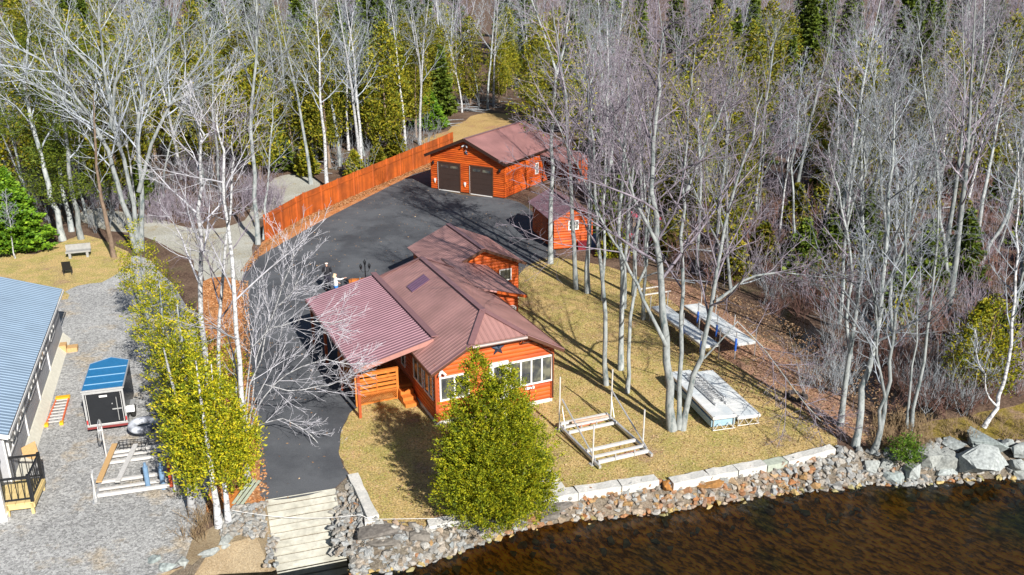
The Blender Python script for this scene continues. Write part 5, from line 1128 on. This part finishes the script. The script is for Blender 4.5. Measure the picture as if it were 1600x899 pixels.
# left side
sig('huge spreading pale maple at the upper left, with many trunks from one base',[([(214,394),(200,340),(185,290),(168,235),(140,180),(105,130),(70,95),(20,70)],.19),([(217,392),(207,320),(192,250),(172,180),(158,110),(150,40)],.17),([(221,392),(220,320),(214,250),(209,190),(220,130),(250,70),(270,10)],.17),
  ([(217,300),(236,225),(262,165),(300,110),(330,60)],.13),([(140,180),(90,150),(40,125),(0,105)],.11),([(172,200),(185,130),(215,60)],.12),([(262,165),(290,150),(340,120)],.09),([(158,120),(110,70),(80,10)],.10)],[(19,.25,34,.32,6,4,.07,.07,.017),(9,.18,36,.46,4,3,.05,.10,.010),(6,.15,38,.48,3,3,.04,.13,.0075)],101,bk_grey,tw_pale)
for k,(pts,lb,r) in enumerate((([(98,376),(90,330),(76,290),(66,240),(52,190),(44,130),(50,60)],'thick grey trunk right of the bright fir on the left',.22),([(112,362),(100,310),(92,270),(84,220),(80,150)],'second grey trunk right of the bright fir on the left',.18),([(127,374),(121,330),(114,290),(108,240),(104,180),(110,90)],'third grey trunk, beside the stone bench',.19),
    ([(178,402),(168,350),(160,310),(152,262),(150,200)],'dark broken topped trunk leaning left before the gravel road',.16),([(32,275),(24,240),(17,200),(8,150)],'pale trunk above the fir at the left edge',.15),([(5,262),(2,220),(-4,180)],'pale trunk cut by the left edge',.15),([(24,404),(20,385),(14,352)],'small birch stem before the bright fir at the left',.05),
    ([(403,382),(396,310),(392,240),(388,170),(395,90),(392,10)],'pale straight trunk at the lower end of the orange fence',.17),([(412,374),(414,320),(420,270),(424,200)],'second trunk at the lower end of the orange fence',.10),([(345,300),(341,240),(336,180),(338,90)],'pale trunk left of the fence among mauve brush',.13),([(255,310),(256,270),(262,230),(275,190)],'short pale trunk by the gravel road bend',.10))):
    pn = k in (0,1,2,4,5); t = sig(lb.replace('trunk','pine trunk') if pn else lb,[(pts,r)],MID[:2] if k==3 or pn else MID,120+k,bk_birch if 'birch' in lb else (bk_brown if 'dark' in lb else bk_grey),(tw_pale,tw_grey)[k%2],'pine tree' if pn else 'tree',name='pine_tree')
    if pn:
        Yb = t.location[1]; top = [Vector(V(x,y,Yb))-Vector((t.location[0],Yb,0)) for x,y in pts]
        lbs = [(p.x+dx,dy,p.z-.9,p.z+1.0,rr) for p in top[2:] for dx,dy,rr in ((random.uniform(-1,1),random.uniform(-1,1),1.7),(random.uniform(-2,2),random.uniform(-1.5,1.5),1.2))]
        o = link(bpy.data.objects.new('foliage', lobes_mesh(800+k,lbs,4.5,14,.22,.32,.9,.15,'foliage',lf_pine,up=.2,run=.6,prof=(.6,.6)))); o.parent = t
for k,(pts,r,lb) in enumerate((([(332,700),(322,622),(313,540),(308,458),(303,380),(301,300),(302,230)],.14,'left one of the three white birches between gravel yard and driveway'),([(352,742),(346,690),(341,620),(337,511),(341,427),(348,340),(350,270)],.10,'middle one of the three white birches between gravel yard and driveway'),
    ([(390,757),(387,710),(379,604),(373,511),(368,400),(362,300),(356,230)],.12,'right one of the three white birches, its branches arching over the driveway'))):
    sig(lb,[(pts,r)],ARCH[:3] if k==2 else MID,140+k,bk_birch,tw_mauve if k==1 else tw_white,ext=.5)
# branches of the right birch that hang over the driveway grow from two extra leaders
sig('arching white birch leaning over the driveway below the carport',[([(384,690),(400,640),(428,600),(470,572),(510,560),(535,566)],.032),([(386,700),(405,665),(440,655),(475,672),(500,700)],.028),([(384,690),(392,600),(415,520),(438,460),(452,420)],.035),([(386,690),(398,560),(420,500),(445,470)],.03),([(386,660),(410,600),(450,612),(500,606),(525,600)],.028),([(382,640),(396,540),(425,510),(470,495),(505,500)],.03)],
    [(13,.12,34,.38,6,4,.03,.06,.010),(7,.12,28,.46,4,3,.05,.08,.0085),(4,.15,30,.5,3,3,.04,.11,.007)],150,bk_birch,tw_white,ext=.4)
# straight pale trunks of the wood edge behind the fence (photo positions of their bases)
EDGE = [(456,250,.16),(486,288,.17),(511,292,.18),(532,260,.14),(563,270,.17),(566,266,.13),(604,190,.15),(633,226,.13),(656,226,.16),(697,174,.22),(722,176,.14),(762,171,.19),(748,166,.12),(771,166,.1),(803,107,.14),(440,240,.15),(690,160,.12),(585,215,.12),(545,235,.11),(425,250,.12)]
o = link(bpy.data.objects.new('foliage', lobes_mesh(6,[(0,0,9.0,15.5,2.1),(-1.2,.3,8.6,12.5,1.2),(1.3,-.3,8.2,12.0,1.2)],3.2,16,.24,.3,.8,.2,'foliage',lf_wood,up=.25,run=.7))); o.parent = pine
# tall cedar on the small lawn
b = G(772,806)
fol = lobes_mesh(5,[(0,0,.15,5.3,1.6),(-.55,.1,.3,6.3,1.15),(.45,-.1,.3,5.8,1.2),(.95,.2,.2,4.2,1.15),(-1.0,-.2,.1,3.6,1.0),(.1,-.7,.1,3.6,1.2),(1.1,-.3,.2,3.0,.95),(-.8,.6,.2,4.2,1.0)],46,20,.088,.42,.55,.045,'foliage',lf_front,run=.24)
evergreen('cedar_tree','tall dense yellow green cedar standing on the lawn before the cabin door','cedar tree',(b[0],b[1],0),fol,trunk_mesh(5,4.5,.14,bk_brown))
# cedars between gravel yard and driveway
LC = [((342,824),[(-.1,0,1.9,6.8,1.05),(-.7,.3,1.8,5.6,.85),(.55,.2,1.9,5.8,.85),(.7,.8,1.6,4.3,.75),(-1.1,.5,1.5,3.8,.65)],6.5,.13,15,'wide yellow green cedar with bare pink trunks left of the ramp'),
      ((357,818),[(.2,.2,1.9,5.2,.8),(.6,.9,1.6,4.4,.7)],6,.11,14,'narrow cedar trunk beside the ramp, right of the wide cedar'),
      ((302,806),[(0,.4,2.2,6.4,.95),(-.5,1.,2.0,4.8,.7),(.1,1.6,2.4,7.2,.95)],6.5,.15,13,'cedar with a pale thick trunk at the gravel edge'),
      ((300,690),[(0,0,1.6,6.8,1.05),(-.8,.2,1.4,5.0,.75),(.7,.3,1.5,5.4,.8)],6.2,.13,10,'loose yellow cedar in the middle of the left row'),
      ((262,610),[(0,0,1.8,6.0,1.0),(-.7,.4,1.8,5.2,.8)],5.6,.11,7,'thin yellow cedar behind the cargo trailer'),
      ((235,520),[(0,0,1.6,6.2,1.1),(.7,.3,1.5,4.8,.8),(-.9,.3,2.4,5.0,.7)],5.8,.11,6,'airy yellow cedar farthest up the left row'),
      ((372,640),[(-.1,0,.8,3.4,.75)],3,.07,18,'small cedar under the white birches at the driveway edge')]
for k,((x,y),lb_,h,r,dn,tx) in enumerate(LC):
    p=G(x,y); evergreen('cedar_tree',tx,'cedar tree',(p[0],p[1],0),lobes_mesh(20+k,[(cx+dx,cy+dy,z0+dz*.5,z1-abs(dz)*1.1,rm*sc) for (cx,cy,z0,z1,rm) in lb_ for dx,dy,dz,sc in ((0,0,0,.8),(.45*rm,.3,.9,.5),(-.5*rm,-.2,1.4,.5),(.1,-.5*rm,-.4,.55))],dn*.62,18,.115,.42,.75,.06,'foliage',lf_cedar,run=.5),trunk_mesh(20+k,h,r,bk_birch if k in(0,1,2) else bk_grey))
p=G(28,392); evergreen('fir_tree','bright green bushy fir at the left edge','fir tree',(p[0],p[1],0),fir_mesh(3,5.6,2.5,lf_fir,150,.28),trunk_mesh(3,5.5,.16,bk_brown))
p=G(672,203); evergreen('fir_tree','small dark green fir at the upper end of the orange fence','fir tree',(p[0],p[1],0),fir_mesh(4,4.6,2.2,lf_fir,110,.32),trunk_mesh(4,4,.1,bk_brown))
p=G(1412,722); evergreen('shrub','small bright green shrub among the rocks on the right shore','shrub',(p[0],p[1],.0),lobes_mesh(41,[(0,0,0,1.15,.55),(.2,.1,0,.8,.4)],80,8,.11,.35,.6,.05,'foliage',lf_fir),trunk_mesh(41,.8,.03,bk_brown))
p=G(1528,618); evergreen('cedar_tree','yellow green cedar left of the leaning white birch near the right edge','cedar tree',(p[0],p[1],0),lobes_mesh(42,[(0,0,.4,4.8,1.2),(-.7,.2,.4,3.4,.8),(.6,-.2,.3,3.0,.8)],20,8,.15,.42,.55,.1,'foliage',lf_cedar),trunk_mesh(42,4,.1,bk_brown))
# ------------------------------------------------------------------ the woods
PB = []
for i in range(7): T_,C_=bare_proto(300+i,[15,13.5,16,14,12.5,15.5,11][i],[.15,.12,.17,.13,.10,.16,.09][i],MID,.05,fork=(0,1,0,2,1,0,2)[i]); PB.append((T_,C_))
PF = []
for i in range(6): T_,C_=bare_proto(400+i,[15,14,16.5,13,15.5,14][i],[.15,.13,.17,.12,.16,.14][i],FARS,.05,fork=(0,1,0,1,2,0)[i]); PF.append((T_,C_))
def joined(T_,C_,b_,t_):
    v1,q1=T_.mesh('',None); v2,q2=C_.mesh('',None)
    return np_mesh('bare_tree',np.concatenate([v1,v2]),np.concatenate([q1,q2+len(v1)]),[b_,t_],False,np.r_[np.zeros(len(q1)),np.ones(len(q2))])
bare_near = [[(mk(T_,'trunk',b_),mk(C_,'branches',t_)) for (T_,C_) in PB] for b_,t_ in ((bk_grey,tw_grey),(bk_grey,tw_mauve),(bk_birch,tw_pale))]
bare_far = [[joined(T_,C_,b_,t_) for (T_,C_) in PF] for b_,t_ in ((bk_grey,tw_grey),(bk_grey,tw_mauve),(bk_birch,tw_pale))]
ced_w = [(lobes_mesh(60+i,[[(0,0,1.5,12,1.9),(.5,.3,1.2,9.5,1.6)],[(0,0,1.2,10,1.7),(-.6,.3,1.5,8,1.4)],[(0,0,2.5,13.5,2.0)],[(0,0,.6,7.5,1.6)]][i],7,8,.30,.45,.6,.2,'foliage',lf_wood),trunk_mesh(60+i,[10,8,11,6][i],.15,bk_brown)) for i in range(4)]
spr_w = [(fir_mesh(70+i,[14,12,15.5,9][i],[2.2,2.0,2.4,1.9][i],lf_dark,[120,100,130,80][i],.42,z0=.12),trunk_mesh(70+i,[12,10,13,7][i],.15,bk_brown)) for i in range(4)]
und_w = [(fir_mesh(90+i,[4.2,3.0,2.4][i],[1.5,1.2,1.1][i],lf_wood if i else lf_dark,60,.30),trunk_mesh(90+i,[3.4,2.4,1.9][i],.05,bk_brown)) for i in range(3)]
EXC = [(-900,1400),(-900,395),(0,393),(60,385),(130,362),(190,372),(240,325),(330,340),(390,300),(440,262),(520,262),(560,296),(667,250),(690,200),(740,172),(800,168),(880,205),(925,250),(915,300),(930,385),(960,412),(1015,432),(1090,440),(1195,515),(1250,555),(1340,630),(1395,705),(3000,700),(3000,1400)]
def inside(x,y,poly):
    c=False; j=len(poly)-1
    for i in range(len(poly)):
        (xi,yi),(xj,yj)=poly[i],poly[j]
        if (yi>y)!=(yj>y) and x<(xj-xi)*(y-yi)/(yj-yi)+xi: c=not c
        j=i
    return c
EXW=[(G(x,max(y,-30))[0],G(x,max(y,-30))[1]) for x,y in EXC]
def topix(x,y,z=0):
    zz=z-CH; zc=y*cos(PITCH)-zz*sin(PITCH); yc=-zz*cos(PITCH)-y*sin(PITCH); return 800+FPX*x/zc, 449.5+FPX*yc/zc
CREEK=[(G(x,y)[0],G(x,y)[1]) for x,y in ((1180,455),(1235,475),(1300,510),(1370,565),(1480,640),(1475,672),(1400,676),(1320,620),(1240,560),(1195,510))]
rgf = random.Random(99); placed=[tuple(o.location[:2]) for o in scn.objects if o.name.startswith(('bare_tree','fir_tree','cedar_tree','pine_tree')) and o.type=='EMPTY']
def spot(y0,y1,x0,x1,dmin,tries=60):
    for _ in range(tries):
        Y=y0+(y1-y0)*rgf.random(); hw=Y*.60+4; X=rgf.uniform(-hw,hw); px_,py_=topix(X,Y)
        if not (x0<=px_<=x1) or inside(X,Y,EXW) or inside(X,Y,CREEK): continue
        if any((X-a)**2+(Y-b_)**2<dmin*dmin for a,b_ in placed): continue
        placed.append((X,Y)); return X,Y,px_
    return None
TXT = {('bare','R'):('bare grey tree in the thick woods right of the shed and docks','bare trees in the right hand woods'),('bare','L'):('bare pale tree in the woods behind the fence and garage','bare trees in the woods behind the fence'),
 ('cedar','L'):('yellow green cedar in the woods behind the fence and garage','cedars in the woods behind the fence'),('cedar','R'):('yellow green cedar among the bare trees of the right hand woods','cedars in the right hand woods'),
 ('spruce','L'):('dark green spruce in the woods behind the fence and garage','spruces in the woods behind the fence'),('spruce','R'):('dark green spruce among the bare trees of the right hand woods','spruces in the right hand woods'),
 ('small','L'):('low young evergreen under the trees behind the fence','young evergreens behind the fence'),('small','R'):('low young evergreen on the floor of the right hand woods','young evergreens in the right hand woods')}
def plant(kind,X,Y,px_,v=None,s=None,var=None):
    side='R' if px_>870 else 'L'; lb_,gp=TXT[(kind,side)]; rz_=rgf.uniform(0,6.28); s=s or rgf.uniform(.82,1.12)
    if kind=='bare':
        var = var if var is not None else (rgf.choice((0,0,2,2,1)) if side=='L' else rgf.choice((0,1,1,1,0,2)))
        if Y>92:
            o=link(bpy.data.objects.new('bare_tree',bare_far[var][rgf.randrange(6)])); o.location=(X,Y,0); o.rotation_euler=(0,0,rz_); o.scale=(s,)*3; tag(o,lb_,'tree',gp); return
        tm,cm=bare_near[var][v if v is not None else rgf.randrange(7)]; t=thing('bare_tree',lb_,'tree',(X,Y,0),rz_,gp); t.scale=(s,)*3
        for nm,me in (('trunk',tm),('branches',cm)): o=link(bpy.data.objects.new(nm,me)); o.parent=t
        return
    src={'cedar':ced_w,'spruce':spr_w,'small':und_w}[kind]; fm,tm=src[rgf.randrange(len(src))]
    evergreen({'cedar':'cedar_tree','spruce':'spruce_tree','small':'young_evergreen'}[kind],lb_,{'cedar':'cedar tree','spruce':'spruce tree','small':'young evergreen'}[kind],(X,Y,0),fm,tm,rz_,s,gp)
for x,y,r in EDGE:
    X,Y,_=G(x,y); placed.append((X,Y)); plant('bare',X,Y,x,s=rgf.uniform(.95,1.15),var=rgf.choice((0,2,2)),v=rgf.choice((0,2,5)))
# dark green crowns picked out of the photo (base position below each crown)
for kind,x,y in (('spruce',1225,205),('spruce',1248,190),('spruce',1395,180),('spruce',1415,190),('spruce',1430,170),('spruce',1548,150),('spruce',1080,180),('spruce',1110,170),('spruce',1140,185),('cedar',1132,200),('cedar',920,160),('cedar',870,150),
     ('cedar',690,178),('cedar',735,165),('cedar',670,190),('cedar',650,215),('cedar',515,262),('cedar',505,240),('cedar',460,262),('spruce',575,205),('spruce',600,180),('cedar',780,160),('cedar',800,140),('cedar',365,230),('cedar',350,190),('cedar',330,215),('cedar',20,215),('cedar',5,180),
     ('cedar',90,265),('cedar',140,262),('spruce',160,240),('cedar',480,225),('cedar',440,215),('small',555,278),('small',445,268),('small',620,250),('spruce',540,215),('small',590,262),('small',480,275),('small',150,310)):
    X,Y,_=G(x,y); placed.append((X,Y)); plant(kind,X,Y,x)
cnt={}
def many(kind,n,y0,y1,x0,x1,d):
    for _ in range(n):
        q=spot(y0,y1,x0,x1,d)
        if q: plant(kind,*q); cnt[kind]=cnt.get(kind,0)+1
many('bare',12,36,60,1180,1640,3); many('bare',36,50,92,890,1640,2.8); many('bare',66,92,150,880,1640,3)
many('bare',18,62,100,-40,860,3.4); many('bare',32,95,150,-40,870,3.2); many('cedar',46,66,110,-40,870,2.6); many('cedar',40,105,155,-40,870,2.6); many('spruce',22,88,140,-40,870,2.6)
many('cedar',8,85,150,890,1640,3); many('spruce',34,88,150,880,1640,3); many('cedar',14,55,90,1000,1640,3); many('small',95,38,95,900,1640,1.6); many('small',14,68,105,-40,860,2)
# far wood beyond, one mass
VV=[];QQ=[];MI=[];off=0
src=[]
for i in (0,2,4): T_,C_=PF[i]; v1,q1=T_.mesh('',None); src.append((v1,q1,0)); C2=Wood(); rg_=random.Random(500+i); P=[Vector(p) for p in list(T_.g.values())[0][0][0]]; sprout(rg_,C2,P,.12,15,0,[(12,.35,38,.27,3,3,.08,.1,.05),(6,.2,42,.5,2,3,.05,.15,.035)]); v2,q2=C2.mesh('',None); src[-1]=(np.concatenate([v1,v2]),np.concatenate([q1,q2+len(v1)]),0)
rs=np.random.RandomState(8)
for i in range(2):
    me=fir_mesh(880+i,14,2.4,lf_dark,45,.95); v=np.empty(len(me.vertices)*3,np.float32); me.vertices.foreach_get('co',v); q=np.arange(len(me.vertices)).reshape(-1,4); src.append((v.reshape(-1,3),q,1)); bpy.data.meshes.remove(me)
for k in range(230):
    Y=rs.uniform(150,235); X=rs.uniform(-.62*Y,.62*Y); v,q,mi=src[rs.randint(3) if rs.rand()<.6 else 3+rs.randint(2)]; a=rs.uniform(0,6.28); s=rs.uniform(.85,1.25)
    w=np.stack([(v[:,0]*cos(a)-v[:,1]*sin(a))*s+X,(v[:,0]*sin(a)+v[:,1]*cos(a))*s+Y,v[:,2]*s],1); VV.append(w); QQ.append(q+off); MI.append(np.full(len(q),mi)); off+=len(w)
o=link(bpy.data.objects.new('far_woods',np_mesh('far_woods',np.concatenate(VV),np.concatenate(QQ),[tw_mauve,lf_dark],False,np.concatenate(MI)))); tag(o,'distant wood of bare trees and spruces along the top of the picture','woods',None,'stuff')
# undergrowth: thin shrubs, dry stalks, fallen branches
def scrub(name,label,spots,mm,hgt,nst,rmin=.008,seed=1,spread=.55):
    rg_=random.Random(seed); W=Wood()
    for (X,Y,f) in spots:
        for k in range(nst):
            a=rg_.uniform(0,6.28); d=Vector((cos(a)*rg_.uniform(.1,spread),sin(a)*rg_.uniform(.1,spread),1)).normalized(); l=hgt*f*rg_.uniform(.5,1.2)
            q=path(rg_,Vector((X+rg_.gauss(0,.12),Y+rg_.gauss(0,.12),0)),d,l,3,.02,.12); W.add([tuple(v) for v in q],[rmin*1.5,rmin*1.3,rmin,rmin*.6],3)
            for j in range(3):
                b_=q[1].lerp(q[3],rg_.random()); e=path(rg_,b_,rdir(d,R(rg_.uniform(20,50)),rg_.uniform(0,6.3)),l*.35,2,.02,.15); W.add([tuple(v) for v in e],[rmin,rmin*.8,rmin*.5],3)
    v,q=W.mesh('',None); o=link(bpy.data.objects.new(name,np_mesh(name,v,q,[mm]))); return tag(o,label,'undergrowth',None,'stuff')
def spots_in(n,y0,y1,x0,x1,seed,excl=True):
    rg_=random.Random(seed); out=[]; tries=0
    while len(out)<n and tries<n*30:
        tries+=1; Y=y0+(y1-y0)*rg_.random()**1.3; hw=Y*.6+3; X=rg_.uniform(-hw,hw); px_,_=topix(X,Y)
        if x0<=px_<=x1 and not (excl and (inside(X,Y,EXW) or inside(X,Y,CREEK))): out.append((X,Y,rg_.uniform(.6,1.3)))
    return out
scrub('undergrowth','tangle of thin mauve shrubs on the floor of the right hand woods',spots_in(460,37,120,900,1640,1),tw_mauve,2.6,7,.009,1)
scrub('undergrowth','russet brush between the trunks of the right hand woods',spots_in(420,37,95,930,1640,2),tw_brush,1.8,8,.010,2)
scrub('undergrowth','pale saplings and brush under the trees behind the fence',spots_in(420,62,130,-40,880,3),tw_grey,2.4,6,.012,3)
def pxs(n,x0,x1,y0,y1,seed):
    rg_=random.Random(seed); return [(*G(rg_.uniform(x0,x1),rg_.uniform(y0,y1))[:2],rg_.uniform(.6,1.2)) for _ in range(n)]
scrub('dry_grass','dry tan stalks on the bank around the small green shrub',pxs(60,1365,1450,655,705,4)+pxs(22,1480,1620,655,690,5),tw_tan,.55,12,.007,4,.8)
scrub('dry_grass','dry reddish bush and stalks between gravel and beach',pxs(9,285,325,808,850,6),tw_tan,.7,9,.006,5,.9)
scrub('undergrowth','dense grey brush crowding both sides of the creek',pxs(40,1180,1300,430,480,21)+pxs(50,1290,1420,470,560,22)+pxs(45,1400,1520,560,640,23)+pxs(20,1250,1330,590,620,24)+pxs(30,1440,1620,560,650,25),tw_grey,1.7,7,.007,9,.9)
scrub('undergrowth','dark russet brush hanging over the creek banks',pxs(50,1190,1300,430,500,31)+pxs(60,1290,1440,480,580,32)+pxs(60,1380,1540,570,650,33)+pxs(30,1450,1620,560,650,35),tw_brush,1.3,8,.007,10,1.0)
scrub('undergrowth','mauve brush beside the gravel road left of the fence',pxs(50,270,400,225,345,7)+pxs(40,230,330,335,350,27)+pxs(50,130,230,300,330,28)+pxs(45,380,440,300,335,29),tw_mauve,2.0,7,.009,6)
# fallen logs and cut brush behind the garage and in the woods
rg_=random.Random(77); W=Wood()
for (x0,x1,y0,y1,n) in ((640,790,160,180,30),(655,700,180,215,12),(800,900,110,200,40),(1100,1500,280,420,60),(1040,1180,420,450,8),(420,560,235,275,26)):
    for _ in range(n):
        X,Y,_z=G(rg_.uniform(x0,x1),rg_.uniform(y0,y1)); a=rg_.uniform(-.6,.6)+rg_.choice((0,pi)); l=rg_.uniform(1.0,3.6); r=rg_.uniform(.02,.07); z=rg_.uniform(.05,.4)
        q=path(rg_,Vector((X,Y,z)),Vector((cos(a),sin(a),rg_.uniform(-.02,.08))),l,4,0,.05); W.add([tuple(v) for v in q],[r,r*.9,r*.75,r*.6,r*.35],5)
v,q=W.mesh('',None); o=link(bpy.data.objects.new('fallen_branches',np_mesh('fallen_branches',v,q,[tw_grey]))); tag(o,'fallen logs and cut brush lying on the forest floor','branches',None,'stuff')

# loose grass and fallen leaves on the lawns
def litter_cloud(name,label,n,poly,m,size,z,seed,stand=.25,cat='leaves'):
    rs=np.random.RandomState(seed); A=np.array(poly); lo,hi=A.min(0),A.max(0); pts=[]
    while len(pts)<n:
        x,y=rs.uniform(lo,hi)
        if inside(x,y,poly): pts.append((x,y,z+rs.uniform(0,.02)))
    C=np.array(pts); D=np.stack([rs.normal(0,1,n),rs.normal(0,1,n),np.abs(rs.normal(0,stand,n))],1); D/=np.linalg.norm(D,axis=1,keepdims=True)
    v,q=leaf_cloud(rs,C,D,1,size,.3 if cat=='grass' else .6,0,.1); v[:,2]=np.maximum(v[:,2],z); o=link(bpy.data.objects.new(name,np_mesh(name,v,q,[m]))); return tag(o,label,cat,None,'stuff')
lv_m = leafmat('fallen_leaf',[(.16,.08,.04),(.30,.17,.09),(.44,.30,.18),(.60,.46,.30)],.05); gr_m = leafmat('dry_grass_blade',[(.18,.15,.04),(.32,.24,.08),(.44,.33,.13),(.56,.44,.22)],.2)
LW=[(p[0],p[1]) for p in lp]
litter_cloud('lawn_grass','short dry tan grass covering the main lawn',46000,LW,gr_m,.085,.006,1,1.2,'grass')
litter_cloud('fallen_leaves','brown leaves scattered over the main lawn',9000,LW,lv_m,.09,.010,2)
WP=[(G(x,y)[0],G(x,y)[1]) for x,y in ((1000,445),(1090,440),(1195,480),(1330,560),(1420,640),(1400,700),(1325,698),(1210,640),(1060,560))]
litter_cloud('fallen_leaves','red brown leaves on the bank right of the docks',9000,WP,lv_m,.12,.014,3,.4)

EP=[(G(x,y)[0],G(x,y)[1]) for x,y in ((386,425),(418,385),(476,348),(560,312),(632,276),(690,262),(667,254),(560,300),(476,336),(400,392),(376,425))]
or_m = leafmat('orange_leaf_mulch',[(.28,.10,.03),(.44,.19,.07),(.56,.31,.15),(.62,.42,.26)],.05)
litter_cloud('leaf_mulch','orange leaf mulch along the foot of the board fence',7000,EP,or_m,.14,.02,5,.4)
EP=[(G(x,y)[0],G(x,y)[1]) for x,y in ((318,440),(388,440),(390,520),(394,600),(404,660),(414,720),(420,776),(402,800),(350,812),(322,800),(330,740),(322,600))]
litter_cloud('leaf_mulch','orange leaf mulch under the birches beside the driveway',9000,EP,or_m,.13,.02,6,.4)
litter_cloud('fallen_leaves','stray brown leaves blown over the driveway',900,[(p[0],p[1]) for p in dr],lv_m,.10,.022,7,.2)
